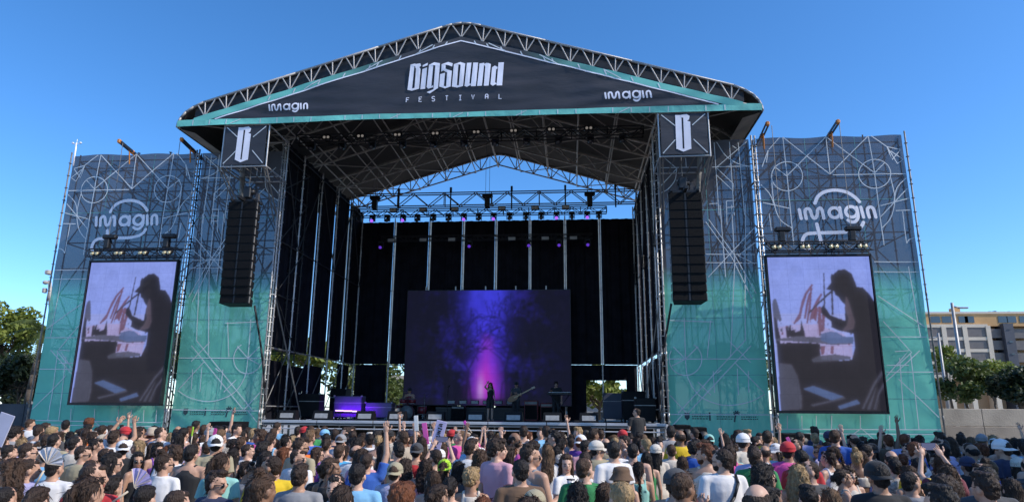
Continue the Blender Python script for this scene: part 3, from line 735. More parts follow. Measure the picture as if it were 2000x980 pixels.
def video_screen(s):
    sd = SIDE[s]; Y = -.8
    w_, h_ = 3.26, 4.95; cx = 11.87*s if s > 0 else -11.78; z0 = 2.17 if s > 0 else 2.24; z1 = z0+h_
    t = thing('video_screen', f'large portrait video screen showing a drummer in a cap on the {sd} wing', 'video screen', (cx, Y, z0))
    b = MB(); b.box((cx, Y+.09, (z0+z1)/2), (w_, .14, h_)); b.build('housing', BLACKMETAL, t)
    obj('picture', _dp, t, Matrix.Translation((cx, Y+.012, z0+.02)))
    b = MB()
    for x in (cx-w_/2-.02, cx+w_/2+.02): b.box((x, Y+.06, (z0+z1)/2), (.04, .2, h_+.04))
    b.box((cx, Y+.06, z1+.03), (w_+.08, .2, .06)).box((cx, Y+.06, z0-.03), (w_+.08, .2, .06)); b.build('frame', BLACKMETAL, t)
    # lamp truss above
    lt = thing('lamp_truss', f'black box truss of small spotlights above the video screen on the {sd} wing', 'lighting truss', (cx, Y, z1+.2))
    za, zb = z1+.17, z1+.45; xa, xb = cx-1.68, cx+1.68
    for y in (Y-.14, Y+.14):
        for z in (za, zb): tube('chord', (xa, y, z), (xb, y, z), .026, BLACKMETAL, lt)
        for k in range(11):
            u0 = xa+(xb-xa)*k/11; u1 = xa+(xb-xa)*(k+1)/11
            tube('brace', (u0, y, za if k % 2 else zb), (u1, y, zb if k % 2 else za), .014, BLACKMETAL, lt)
    LENS = mat('spot_lens', (.75, .62, .34), .15, 0, .2, 20, spec=.8)
    for k in range(4):
        for d in (-.085, .085):
            x = xa+.32+k*.9+d; b = MB()
            sp = thing('spotlight', f'{ORD[2*k+(d > 0)]} small round spotlight from the left above the {sd} video screen', 'spotlight', (x, Y-.2, z1+.3), f'spotlights above the {sd} screen')
            b.tube((x, Y-.1, z1+.30), (x, Y-.26, z1+.27), .075, 10, .085); b.build('can', BLACKMETAL, sp)
            b = MB(); b.tube((x, Y-.258, z1+.27), (x, Y-.266, z1+.27), .072, 10); b.build('lens', LENS, sp)
    for x in (cx-1.1, cx+1.15):
        h = thing('chain_hoist', f'black motor hoist holding the {"outer" if (x-cx)*s > 0 else "inner"} end of the lamp truss on the {sd} wing', 'hoist', (x, Y, z1+.5))
        b = MB(); b.bbox((x, Y, z1+.66), (.2, .22, .36), .03); b.build('motor', BLACKMETAL, h)
        b = MB(); b.bbox((x+.06, Y, z1+.92), (.52, .2, .16), .04); b.build('housing', BLACKMETAL, h)
        b = MB(); b.tube((x, Y, z1+.9), (x, Y, 11.75), .012, 5); b.build('chain', STEELD, h)
    # outrigger beams on top of the wing from which the screen hangs
    for x in ((10.68, 13.02) if s > 0 else (-13.05, -10.6)):
        o = thing('outrigger_beam', f'orange ended outrigger beam tilted up on top of the {sd} wing, {"outer" if abs(x) > 12 else "inner"} one', 'steel beam', (x, 0, 11.6))
        d0 = Vector((x, .75, 11.62)); d1 = Vector((x-.06*s, -.85, 11.80)); d = (d1-d0)
        b = MB()
        for off in (-.05, .05): b.box(d0+d*.5+Vector((off, 0, 0)), (.025, d.length, .09), d.to_track_quat('Y', 'Z').to_matrix())
        b.build('beam', BLACKMETAL, o)
        for u in (1.0, .48):
            b = MB(); b.bbox(d0+d*u, (.11, .13, .15), .02, d.to_track_quat('Y', 'Z').to_matrix()); b.tube(d0+d*u+Vector((-.07, 0, .02)), d0+d*u+Vector((.07, 0, .02)), .035, 8); b.build('pulley_block', ORANGE, o)
        tube('prop', (x, -.05, 11.2), d0+d*.6, .025, ORANGE, o); tube('prop', (x+.12, .3, 11.1), d0+d*.45, .025, ORANGE, o)
for s in (1, -1): video_screen(s)
# weather mast on the outer corner
wm_ = thing('weather_mast', 'thin white weather mast on the outer top corner of the left wing', 'mast', (-15.4, .1, 11.6))
b = MB(); b.tube((-15.38, .0, 11.2), (-15.4, .0, 12.15), .03, 8); b.build('pole', WHITEPRINT, wm_)
b = MB(); b.tube((-15.55, 0, 12.12), (-15.22, 0, 12.12), .012, 6)
for dx in (-.16, .16): b.ell((-15.39+dx, 0, 12.15), (.05, .05, .035), 8, 5)
b.tube((-15.39, 0, 12.12), (-15.39, 0, 12.3), .01, 6); b.build('cup_vane', WHITEPRINT, wm_)
# ================================================================== stage deck
ZD = 1.69
DECK = mat('black_stage_board', (.02, .02, .022), .5, 0, .3, 2)
dk = thing('stage_platform', 'raised black stage platform with a pale aluminium front edge', 'stage', (0, 0, 0))
for i in range(7):
    for j in range(5):
        box('deck_board', (-6.86+1.96*i+.98-.0, .0+2.1*j+1.05, ZD-.05), (1.95, 2.09, .1), DECK, dk)
EDGE = mat('pale_aluminium_edge', (.55, .54, .55), .5, .3, .2, 3)
for i in range(7): 
    box('edge_profile', (-6.86+1.96*i+.98, -.03, ZD+.015), (1.93, .05, .09), EDGE, dk)
    box('edge_profile', (-6.86+1.96*i+.98, -.02, ZD-.09), (1.93, .03, .05), STEELD, dk)
for i in range(8): 
    tube('leg', (-6.8+1.94*i, .1, 0), (-6.8+1.94*i, .1, ZD-.1), .03, STEEL, dk)
    tube('leg', (-6.8+1.94*i, 2.2, 0), (-6.8+1.94*i, 2.2, ZD-.1), .03, STEEL, dk)
for i in range(7):
    tube('front_rail', (-6.8+1.94*i, -.05, 1.47), (-6.8+1.94*(i+1), -.05, 1.47), .026, EDGE, dk)
    tube('diagonal_brace', (-6.8+1.94*i, .12, .2), (-6.8+1.94*(i+1), .12, 1.4), .024, STEELD, dk)
b = MB(); b.box((0, 3.2, .8), (13.6, .04, 1.5)); b.build('skirt', BLACK, dk)

# ================================================================== stage frame and curtains
fr = thing('stage_scaffold', 'steel uprights and rails standing along the sides and rear of the stage', 'scaffold', (0, 5, 0))
YBK = 10.1
GX = [-7.0, -5.26, -3.42, -1.67, 0.03, 1.77, 3.55, 5.3, 7.0]
GY = [.2, 2.07, 4.14, 6.21, 8.28, 10.0]
GAPLIGHT = mesh_fabric('gap_light_white', [(0, (.9, .84, .76)), (12, (.9, .84, .76))], .0, .95)  # translucent strips added to stand for daylight through the curtain gaps
POLE = mat('light_whitened_steel', (.80, .79, .77), .5, .0, .15, 6)  # steel whitened so the uprights read as bright lines of light
for x in GX: standard(x, YBK-.09, 0, 11.8, POLE, fr, .03)
for s in (1, -1):
    for y in GY: standard(s*6.99, y, 0, 12.2, POLE, fr, .03)
    for z in (2.2, 4.25, 8.2, 11.9):
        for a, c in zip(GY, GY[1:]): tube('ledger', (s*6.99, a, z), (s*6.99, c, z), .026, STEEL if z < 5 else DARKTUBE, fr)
    for k, (a, c) in enumerate(zip(GY, GY[1:])):
        tube('diagonal_brace', (s*6.96, a if k % 2 else c, 8.2), (s*6.96, c if k % 2 else a, 11.9), .024, DARKTUBE, fr)
        tube('diagonal_brace', (s*7.05, a, 1.8), (s*7.05, c, 4.2), .022, STEELD, fr)
    tube('diagonal_brace', (s*6.9, .15, 6.2), (s*6.3, 2.0, 1.8), .03, STEELD, fr)
for z in (4.25, 8.0): 
    for a, c in zip(GX, GX[1:]): tube('ledger', (a, YBK+.12, z), (c, YBK+.12, z), .026, STEELD, fr)
VELVET = mat('black_stage_velvet', (.013, .013, .018), .95, 0, .3, 2, spec=.1)
def drape(x0, y0, x1, y1, z0, z1, label, group):
    d = Vector((x1-x0, y1-y0, 0)); n = max(8, int(d.length/.045)); L_ = d.length; d.normalize(); nn = Vector((-d.y, d.x, 0))
    b = MB(); b.smooth = True; vs = []; K = 7
    ph = (x0*3.7+y0*1.3) % 6
    for j in range(K+1):
        z = z0+(z1-z0)*j/K
        for i in range(n+1):
            u = L_*i/n
            o_ = .045*math.sin(u*11+ph+.35*math.sin(u*3+ph))*(1-.25*j/K)+.02*math.sin(u*27+j*.15)
            p = Vector((x0, y0, 0))+d*u+nn*o_; vs.append((p.x, p.y, z))
    b.add(vs, [(j*(n+1)+i, j*(n+1)+i+1, (j+1)*(n+1)+i+1, (j+1)*(n+1)+i) for j in range(K) for i in range(n)])
    o = b.build('stage_curtain', VELVET); tag(o, label, 'curtain', group); return o
g = .065
for k, (a, c) in enumerate(zip(GX, GX[1:])):
    zb = ZD if 1 < k < 6 else 4.3
    drape(a+(g if k else -.16), YBK, c-(g if k < 7 else -.16), YBK, zb, 11.62, f'{ORD[k]} black curtain from the left on the rear wall of the stage', 'rear stage curtains')
for s in (1, -1):
    for k, (a, c) in enumerate(zip(GY, GY[1:])):
        drape(s*7.1, a+.06, s*7.1, c-(.06 if k < 4 else -.12), 4.3, 12.2, f'{ORD[k]} black curtain from the front along the {SIDE[s]} side of the stage', f'{SIDE[s]} side curtains')
drape(-6.95, YBK+.02, -5.35, YBK+.02, ZD, 4.28, 'short black curtain added to darken the left rear corner of the stage', 'lower stage curtains')  # the lower curtains from here on are added to darken bright openings
drape(6.42, YBK+.02, 6.95, YBK+.02, ZD, 4.28, 'short black curtain added to darken the right rear corner of the stage', 'lower stage curtains')
drape(-4.45, YBK-.1, -3.36, YBK-.1, ZD, 4.28, 'short black curtain added to darken the gap left of the backdrop screen', 'lower stage curtains')
drape(3.5, YBK-.1, 4.5, YBK-.1, ZD, 4.28, 'short black curtain added to darken the gap right of the backdrop screen', 'lower stage curtains')
drape(4.5, YBK-.05, 6.45, YBK-.05, 3.55, 4.28, 'low black valance added to darken the right rear opening of the stage', 'lower stage curtains')
for k, (a, c) in enumerate(((.2, 2.0), (2.1, 4.1), (4.2, 6.15), (8.3, 9.9))):
    drape(-7.2, a, -7.2, c, ZD, (3.85, 3.75, 3.9, 4.2)[k], f'{ORD[k]} low black curtain added for darkness along the left stage side, from the front', 'low left side curtains')
for k, (a, c) in enumerate(((.2, 2.0), (2.1, 4.1), (4.2, 6.15), (6.25, 8.2), (8.3, 9.9))):
    drape(7.2, a, 7.2, c, ZD, 4.2, f'{ORD[k]} low black curtain added for darkness along the right stage side, from the front', 'low right side curtains')
for k, x in enumerate(GX[1:-1]):
    b = MB(); b.box((x, YBK+.06, 8.0), (.13, .01, 7.3)); b.build('gap_light_strip', GAPLIGHT, fr)
for s in (1, -1):
    for y in GY[1:-1]:
        b = MB(); b.box((s*7.14, y, 7.9), (.01, .14, 7.0)); b.build('gap_light_strip', GAPLIGHT, fr)

# ================================================================== trusses over the stage
def box_truss(name, label, x0, x1, Y, z0, z1, dy, n, m, r=.028, cat='lighting truss'):
    t = thing(name, label, cat, ((x0+x1)/2, Y, z0))
    for y in (Y-dy, Y+dy):
        for z in (z0, z1): tube('chord', (x0, y, z), (x1, y, z), r, m, t)
        for k in range(n):
            u0 = x0+(x1-x0)*k/n; u1 = x0+(x1-x0)*(k+1)/n
            tube('brace', (u0, y, z0 if k % 2 else z1), (u1, y, z1 if k % 2 else z0), r*.75, m, t)
    for k in range(0, n+1, 3):
        u0 = x0+(x1-x0)*k/n
        for y in (Y-dy, Y+dy): tube('upright', (u0, y, z0), (u0, y, z1), r*.75, m, t)
    return t
box_truss('roof_truss', 'wide grey lattice girder crossing the rear of the stage roof against the sky', -7.0, 7.0, 8.2, 11.85, 12.5, .16, 18, STEELD, .03)
tL = box_truss('lamp_bar', 'black lattice bar of moving lights at the top of the rear stage wall', -6.5, 5.5, 7.0, 11.02, 11.3, .15, 30, BLACKMETAL, .024)
box_truss('lamp_bar', 'lower black lattice bar with grey strobes in front of the rear curtain', -5.6, 4.9, 9.0, 10.32, 10.55, .12, 26, BLACKMETAL, .02)
box_truss('lamp_bar', 'dark lattice bar of twin lamps high under the front of the roof', -6.9, 6.6, 1.0, 12.25, 12.6, .16, 30, BLACKMETAL, .026)
for k, (x, z) in enumerate(((-5.48, 11.6), (-.06, 11.62), (4.74, 11.66))):
    h = thing('chain_hoist', f'black motor hoist above the rear lamp bar, {("leftmost", "middle", "rightmost")[k]} of three', 'hoist', (x, 7, 11.3))
    b = MB(); b.bbox((x, 7, 11.62), (.24, .26, .5), .03); b.build('motor', BLACKMETAL, h)
    b = MB(); b.bbox((x, 7, 11.95), (.5, .24, .2), .05); b.build('housing', BLACKMETAL, h)
    b = MB()
    for d in (-.03, .03): b.tube((x+d*3, 7, 12), (x+d*3, 7, z_in(x)-.2), .009, 5)
    b.build('chain', STEELD, h)
# cable drops of the girder
for k, x in enumerate((-4.6, -2.0, 1.0, 3.6, 6.0)):
    b = MB(); b.tube((x, 8.0, 11.6), (x, 8.0, 12.75), .035, 6); b.box((x, 8.0, 12.62), (.1, .12, .25)); tag(b.build('cable_tail', BLACK), f'{ORD[k]} black cable tail from the left hanging on the rear roof girder', 'cable', 'cable tails on the girder')

def lampmat(name, col, s):
    return mat(name, (.02, .02, .02), .3, 0, .1, 4, emit=col, es=s)
PURP = lampmat('lit_purple_lens', (.34, .10, .95), .85); PURPD = lampmat('dim_violet_lens', (.16, .05, .75), .38); OFFL = mat('unlit_lens', (.05, .05, .06), .15, 0, .2, 5)
STROBE = mat('strobe_face', (.34, .33, .32), .5, 0, .15, 9); WARM = lampmat('blinder_lens', (.8, .72, .66), .13)
def moving_head(x, Y, z, lens, label, group):
    t = thing('moving_head_light', label, 'stage light', (x, Y, z), group)
    b = MB(); b.bbox((x, Y, z+.14), (.26, .22, .1), .02); b.build('base', BLACKMETAL, t)
    b = MB(); b.box((x-.12, Y, z), (.03, .12, .26)).box((x+.12, Y, z), (.03, .12, .26)).box((x, Y, z+.115), (.24, .12, .03)); b.build('yoke', BLACKMETAL, t)
    b = MB(); b.tube((x, Y+.12, z+.0), (x, Y-.12, z-.12), .10, 10, .085); b.build('head', BLACKMETAL, t)
    b = MB(); b.tube((x, Y-.118, z-.12), (x, Y-.13, z-.128), .078, 12); b.build('lens', lens, t)
def strobe(x, Y, z, label, group, w_=.3, h_=.14):
    t = thing('strobe_light', label, 'stage light', (x, Y, z), group)
    b = MB(); b.bbox((x, Y, z), (w_+.05, .14, h_+.05), .015); b.build('body', BLACKMETAL, t)
    b = MB(); b.box((x, Y-.074, z), (w_, .012, h_)); b.build('face', STROBE, t)
lit = {727: PURP, 787: PURP, 906: PURP, 964: PURP, 1087: PURP, 1147: PURP}
kon = koff = 0
for xp in (700, 727, 756, 787, 815, 846, 876, 906, 935, 964, 995, 1027, 1057, 1087, 1117, 1147, 1170):
    p = at(xp, 436-(xp-700)*.018, Y=6.7); on = xp in lit
    moving_head(p.x, 6.7, 10.82, PURP if on else OFFL, f'{ORD[kon]} moving light glowing purple from the left on the upper rear lamp bar' if on else f'{ORD[koff]} unlit moving light from the left on the upper rear lamp bar', 'lit moving lights on the rear bar' if on else 'unlit moving lights on the rear bar'); kon += on; koff += not on
for k, xp in enumerate((768, 826, 888, 980, 1045, 1105)):
    p = at(xp, 415, Y=6.8); strobe(p.x, 6.82, 11.26, f'{ORD[k]} small grey strobe from the left on the upper rear lamp bar', 'strobes on the upper bar')
for k, xp in enumerate((765, 827, 883, 1000, 1065, 1120)):
    p = at(xp, 467, Y=8.8); strobe(p.x, 8.8, 10.3, f'{ORD[k]} pale grey strobe from the left on the lower lamp bar', 'strobes on the lower bar', .34, .15)
for k, xp in enumerate((744, 917, 1033, 1092, 1148)):
    p = at(xp, 482, Y=8.8); moving_head(p.x, 8.8, 10.05, PURPD, f'{ORD[k]} dim violet light from the left on the lower lamp bar', 'violet lights on the lower bar')
for k, xp in enumerate((637, 704, 776, 850, 930, 1003, 1077, 1150)):
    p = at(xp, 268-(xp-637)*.035, Y=.8)
    t = thing('blinder_light', f'{ORD[k]} twin round lamp from the left under the front of the roof', 'stage light', (p.x, .8, p.z), 'twin lamps under the roof front')
    b = MB(); b.bbox((p.x, .86, p.z), (.36, .12, .2), .03); b.build('housing', BLACKMETAL, t)
    for d in (-.075, .075):
        b = MB(); b.tube((p.x+d, .80, p.z), (p.x+d, .785, p.z), .052, 12); b.build('lamp', WARM, t)
for k in range(11):
    x = -6.2+k*1.2; moving_head(x, .75, 12.05, OFFL, f'{ORD[k]} dark unlit moving light from the left under the roof front', 'dark lights under the roof front')

# ================================================================== backdrop screen
XC = at(950, 680, Y=9.5).x; LX0, LX1, LZ0, LZ1 = -4.3, 3.77, 2.35, 7.88
bd = thing('backdrop_screen', 'wide backdrop screen glowing blue and pink with bare trees behind the band', 'video screen', (XC, 9.5, LZ0))
b = MB(); b.box((XC-XC+(LX0+LX1)/2, 9.62, (LZ0+LZ1)/2), (LX1-LX0+.06, .16, LZ1-LZ0+.06)); b.build('housing', BLACKMETAL, bd)
def forest_picture(W_=170, H_=118):
    xs = LX0+(LX1-LX0)*(np.arange(W_)+.5)/W_-XC; zs = (LZ1-LZ0)*(np.arange(H_)+.5)/H_; X, Z = np.meshgrid(xs, zs)
    lin = lambda c: np.array(srgb(*c))/1.78
    nzf = lambda f, o: np.array([[noise.noise(Vector((x*f, z*f, o))) for x in xs] for z in zs])
    n1 = nzf(.8, 1.0); n2 = nzf(2.4, 4.0); n3 = nzf(5.5, 8.0)
    img = np.ones((H_, W_, 3))*lin((21, 22, 40))
    patch = np.clip((n1+.7*n2+.5*n3)*1.3, 0, 1)*np.exp(-(X/1.9)**2)
    img = img*(1-patch[..., None])+patch[..., None]*lin((48, 42, 150))
    stops = [(0, (58, 42, 130)), (.6, (80, 50, 190)), (2.0, (76, 50, 204)), (3.3, (64, 54, 208)), (5.6, (60, 62, 210))]
    zz = [q[0] for q in stops]; col = np.stack([np.interp(Z, zz, [lin(q[1])[c] for q in stops]) for c in range(3)], -1)
    w_ = np.interp(Z, [0, .3, 1.5, 3.0, 5.6], [.55, .66, .68, .78, 1.12]); g_ = np.exp(-np.abs((X+.22*n1)/w_)**2.2)*np.clip(.4+Z*.9, .0, 1)
    g_ = np.clip(g_*(1+.3*n2), 0, 1)[..., None]
    img = img*(1-g_)+col*g_
    pk = (np.exp(-((X+.1*n2)/np.interp(Z, [0, 1, 3], [.56, .50, .30]))**2)*np.clip((3.3-Z+.8*n1)/1.9, 0, 1)*np.clip(.25+Z*1.1, 0, 1))[..., None]
    img = img*(1-pk)+lin((168, 50, 186))*pk
    white = np.exp(-((X+.25)/.16)**2-((Z-.75)/.55)**2)[..., None]*.55; img = img*(1-white)+lin((190, 160, 215))*white
    dark = np.zeros((H_, W_)); rd = random.Random(4)
    def seg(x0, z0, x1, z1, r_):
        dx, dz = x1-x0, z1-z0; t = np.clip(((X-x0)*dx+(Z-z0)*dz)/max(dx*dx+dz*dz, 1e-6), 0, 1); d = np.hypot(X-x0-t*dx, Z-z0-t*dz)
        np.maximum(dark, np.clip(1.3-d/r_, 0, 1), out=dark)
    def branch(x, z, a, L_, r_, dep):
        x2 = x+L_*math.cos(a); z2 = z+L_*math.sin(a); seg(x, z, x2, z2, max(r_, .022))
        if dep:
            for _ in range(2): branch(x2, z2, a+rd.uniform(-.75, .75), L_*rd.uniform(.62, .85), r_*.6, dep-1)
    for x, h, a in ((1.0, 1.5, 1.62), (-.95, 1.4, 1.5), (1.7, 1.6, 1.5), (-1.6, 1.5, 1.65), (.72, .8, 1.5), (-.7, .9, 1.7), (2.5, 1.4, 1.65), (-2.6, 1.3, 1.5)):
        branch(x, .25, a, h, .075 if h > 1 else .04, 5); branch(x, 2.2, 2.5 if x > 0 else .7, .7, .03, 4)
    dk_ = (dark*np.clip(.72+.3*n2, .3, .85))[..., None]; img = img*(1-dk_)+lin((25, 25, 48))*dk_
    gr = (Z < .32)[..., None]; img = np.where(gr, img*.45+lin((26, 26, 44))*.5, img)
    return blur(img, 1)*(1+.05*n3[..., None])
LEDMAT = screen_mat('backdrop_picture', 1.0, .004)
pc = obj('picture', picture_mesh('picture', forest_picture(), LX1-LX0, LZ1-LZ0, LEDMAT), bd, Matrix.Translation(((LX0+LX1)/2, 9.53, LZ0)))
for k in range(5): box('hanging_clamp', (LX0+.9+k*1.5, 9.6, LZ1+.12), (.06, .06, .2), STEEL, bd)

# ================================================================== things on the stage
for k, (x, z) in enumerate(((-6.2, 1.94), (-4.95, 1.94), (-3.4, 1.9), (-2.28, 1.93), (-.92, 1.92), (.48, 1.92), (1.79, 1.91), (3.12, 1.91), (4.35, 1.91))):
    t = thing('floor_light', f'{ORD[k]} black floor light from the left with a pale panel at the stage edge', 'stage light', (x, .55, ZD), 'floor lights along the stage edge')
    b = MB(); b.add([(x-.33, .4, ZD), (x+.33, .4, ZD), (x+.33, .85, ZD), (x-.33, .85, ZD), (x-.3, .52, ZD+.38), (x+.3, .52, ZD+.38), (x+.3, .75, ZD+.38), (x-.3, .75, ZD+.38)], [(0,3,2,1),(4,5,6,7),(0,1,5,4),(1,2,6,5),(2,3,7,6),(3,0,4,7)]); b.build('cabinet', CAB, t)
    rot = Euler((R(-17.5), 0, 0)).to_matrix()
    b = MB(); b.box((x, .455, ZD+.2), (.46, .012, .17), rot); b.build('panel', STROBE, t)
def riser(x0, x1, y0, y1, z1, label):
    t = thing('riser', label, 'platform', ((x0+x1)/2, (y0+y1)/2, ZD))
    b = MB(); b.bbox(((x0+x1)/2, (y0+y1)/2, z1-.05), (x1-x0, y1-y0, .1), .01); b.build('top', DECK, t)
    b = MB(); b.box(((x0+x1)/2, y0+.02, (ZD+z1-.1)/2), (x1-x0-.04, .02, z1-.1-ZD)); b.build('skirt', BLACK, t)
    for x in (x0+.06, x1-.06):
        for y in (y0+.08, y1-.06): tube('leg', (x, y, ZD), (x, y, z1-.1), .025, STEELD, t)
    return t
riser(-2.2, 2.2, 7.0, 9.0, ZD+.55, 'black riser in front of the backdrop screen')
for k in range(6):
    p = at(882+k*23, 787, Y=6.95); strobe(p.x, 6.9, 2.45, f'{ORD[k]} small pale light panel from the left along the riser front', 'panels on the riser front', .30, .12)
# violet light bar at the left with what it lights
vb = thing('light_bar', 'glowing violet light bar on the stage floor at the left', 'light bar', (-5.0, 4.0, ZD))
for k in range(4):
    x = -5.52+k*.345; b = MB(); b.box((x, 4.0, 2.06-.012*k), (.325, .05, .05)); b.build('tube', lampmat('violet_light_bar', (.62, .36, 1.0), 1.6), vb)
b = MB(); b.box((-5.0, 4.06, 2.0), (1.45, .06, .1)); b.build('housing', BLACKMETAL, vb)
for x in (-5.5, -4.5): tube('stand', (x, 4.06, ZD), (x, 4.06, 1.97), .02, STEELD, vb)
al = bpy.data.lights.new('light_bar_glow', 'AREA'); al.shape = 'RECTANGLE'; al.size = 1.4; al.size_y = .1; al.energy = 15; al.color = (.16, .0, 1.0)
ao = bpy.data.objects.new('light_bar_glow', al); COL.objects.link(ao); ao.location = (-5.0, 4.09, 2.06); ao.rotation_euler = (R(90), 0, 0); ao.parent = vb; ao.matrix_parent_inverse = WM[vb.name].inverted()
CASE = mat('grey_flight_case', (.10, .10, .13), .5, .1, .2, 3)
def flight_case(x, y, w_, d_, h_, label, m=CASE, z=ZD):
    t = thing('flight_case', label, 'case', (x, y, z))
    b = MB(); b.bbox((x, y, z+.1+h_/2), (w_, d_, h_), .02); b.build('body', m, t)
    b = MB(); b.box((x, y, z+.1+h_*.68), (w_+.012, d_+.012, .025))
    for sx in (-1, 1):
        for sz in (0, 1): b.bbox((x+sx*w_/2, y-d_/2, z+.1+sz*h_), (.07, .07, .07), .015)
    b.build('trim', ALU, t)
    b = MB()
    for sx in (-1, 1):
        for sy in (-1, 1): b.tube((x+sx*(w_/2-.1)-.02, y+sy*(d_/2-.1), z+.05), (x+sx*(w_/2-.1)+.02, y+sy*(d_/2-.1), z+.05), .05, 10)
    b.build('castors', BLACK, t)
flight_case(-5.35, 4.75, 1.15, .6, .85, 'grey flight case added behind the light bar to catch its violet light')  # added behind the bar as a surface that shows its glow
flight_case(-4.1, 4.9, 1.1, .6, .6, 'lower grey flight case beside the violet lit one')
flight_case(-6.3, 3.0, .8, .6, .9, 'dark flight case by the left side of the stage', CAB)
flight_case(-6.35, 6.4, .7, .7, 1.2, 'tall dark flight case at the left rear of the stage', CAB)
flight_case(6.2, 4.2, .9, .7, 1.1, 'tall dark flight case at the right side of the stage', CAB)
flight_case(5.6, 7.4, .9, .7, 1.1, 'dark blue grey case stack at the right rear of the stage', mat('blue_grey_case', (.06, .065, .095), .6))
flight_case(6.35, 1.6, .7, .6, .8, 'small dark case behind the right stage corner', CAB)
# amplifiers, keyboard, drum kit, microphone
RED = mat('dark_red_lacquer', (.16, .012, .018), .35, 0, .2, 4)
def amp(x, y, w_, h_, label, m):
    t = thing('amplifier', label, 'amplifier', (x, y, ZD)); b = MB(); b.bbox((x, y, ZD+h_/2), (w_, .4, h_), .03); b.build('cabinet', m, t)
    b = MB(); b.box((x, y-.205, ZD+h_*.42), (w_*.86, .012, h_*.7)); b.build('grille', GRILL, t)
    b = MB(); b.box((x, y-.207, ZD+h_*.88), (w_*.86, .012, h_*.12)); b.build('control_panel', STEELD, t)
    b = MB(); b.box((x, y, ZD+h_+.02), (.2, .03, .02)); b.build('handle', BLACK, t)
amp(2.05, 6.6, .6, .85, 'dark red amplifier beside the bass player', RED); amp(2.75, 6.9, .65, .75, 'red backed amplifier in front of the keyboard player', RED); amp(-1.1, 6.5, .6, .6, 'small black amplifier left of the singer', CAB)
kb = thing('keyboard', 'keyboard with a pale key strip on a black stand at the right of the band', 'keyboard', (3.25, 5.7, ZD))
p = at(1093, 766, Y=5.6)
b = MB(); b.bbox((p.x, 5.7, p.z-.05), (1.05, .32, .1), .02); b.build('body', BLACKMETAL, kb)
b = MB(); b.box((p.x, 5.57, p.z+.008), (.92, .08, .02)); b.build('keys', mat('ivory_keys', (.6, .6, .58), .4), kb)
b = MB()
for sx in (-1, 1): b.tube((p.x-.4*sx, 5.7, ZD), (p.x+.4*sx, 5.7, p.z-.08), .02, 6)
b.build('stand', BLACKMETAL, kb)
dr = thing('drum_kit', 'dim drum kit in dark red at the left of the band', 'drum kit', (-3.4, 6.6, ZD))
for nm, c, r_, h_, ax in (('bass_drum', (-3.3, 6.3, ZD+.3), .29, .4, 'y'), ('tom_drum', (-3.5, 6.3, ZD+.78), .16, .22, 'z'), ('tom_drum', (-3.1, 6.3, ZD+.78), .16, .22, 'z'), ('floor_tom', (-2.75, 6.7, ZD+.4), .2, .36, 'z'), ('snare_drum', (-3.75, 6.7, ZD+.55), .17, .14, 'z')):
    b = MB(); v = Vector((0, 1, 0)) if ax == 'y' else Vector((0, 0, 1)); c = Vector(c); b.tube(c-v*h_/2, c+v*h_/2, r_, 20); o = b.build(nm, RED, dr)
    b = MB(); b.tube(c-v*(h_/2+.005), c-v*(h_/2-.03), r_+.008, 20); b.build('hoop', STEELD, o); b = MB(); b.tube(c+v*(h_/2-.03), c+v*(h_/2+.005), r_+.008, 20); b.build('hoop', STEELD, o)
BRASS = mat('dull_brass', (.28, .2, .08), .4, .7, .2, 6)
for x, y, z, r_ in ((-4.05, 6.6, 2.6, .2), (-2.6, 6.5, 2.75, .22), (-3.6, 6.9, 2.85, .2)):
    b = MB(); b.tube((x, y, ZD), (x, y, z), .012, 6); b.build('cymbal_stand', STEELD, dr)
    b = MB(); b.tube((x, y, z), (x, y, z+.015), r_, 18, .03); b.build('cymbal', BRASS, dr)
ms = thing('microphone_stand', 'thin black microphone stand left of the singer', 'microphone stand', (-1.35, 5.2, ZD))
b = MB(); b.tube((-1.35, 5.2, ZD), (-1.35, 5.2, 3.05), .012, 6); b.build('pole', BLACKMETAL, ms)
b = MB(); b.tube((-1.35, 5.2, ZD), (-1.35, 5.2, ZD+.03), .13, 12); b.build('base', BLACKMETAL, ms)
b = MB(); b.tube((-1.35, 5.2, 3.05), (-1.25, 5.1, 3.1), .02, 8, .026); b.build('microphone', BLACKMETAL, ms)

# ================================================================== boxes in front of the stage
def sub_stack(x, y, w_, n, label, top):
    t = thing('subwoofer_stack', label, 'loudspeaker', (x, y, 0)); h = top/n
    for k in range(n):
        b = MB(); b.bbox((x, y, h*k+h/2), (w_, .75, h-.012), .02); cb = b.build('cabinet', CAB, t)
        b = MB(); b.box((x, y-.38, h*k+h/2), (w_*.92, .014, h*.84)); b.build('grille', GRILL, cb)
        b = MB(); b.tube((x-w_*.22, y-.37, h*k+h/2), (x-w_*.22, y-.392, h*k+h/2), h*.3, 16).tube((x+w_*.22, y-.37, h*k+h/2), (x+w_*.22, y-.392, h*k+h/2), h*.3, 16); b.build('cone', BLACK, cb)
sub_stack(-7.05, -1.9, .95, 3, 'black subwoofer stack in front of the left netting panel', 1.72)
sub_stack(7.05, -1.9, .42, 3, 'narrow black speaker stack at the right stage corner', 1.76)
sub_stack(7.5, -1.9, .44, 3, 'lower black speaker stack beside the narrow one right of the stage', 1.70)
sub_stack(10.25, -1.9, .8, 3, 'black subwoofer stack under the right video screen', 1.55)
sub_stack(4.05, -1.0, .66, 3, 'black front fill speaker stack before the right half of the stage', 1.68)
sub_stack(-3.95, -1.0, .62, 3, 'black front fill speaker stack before the left half of the stage', 1.45)
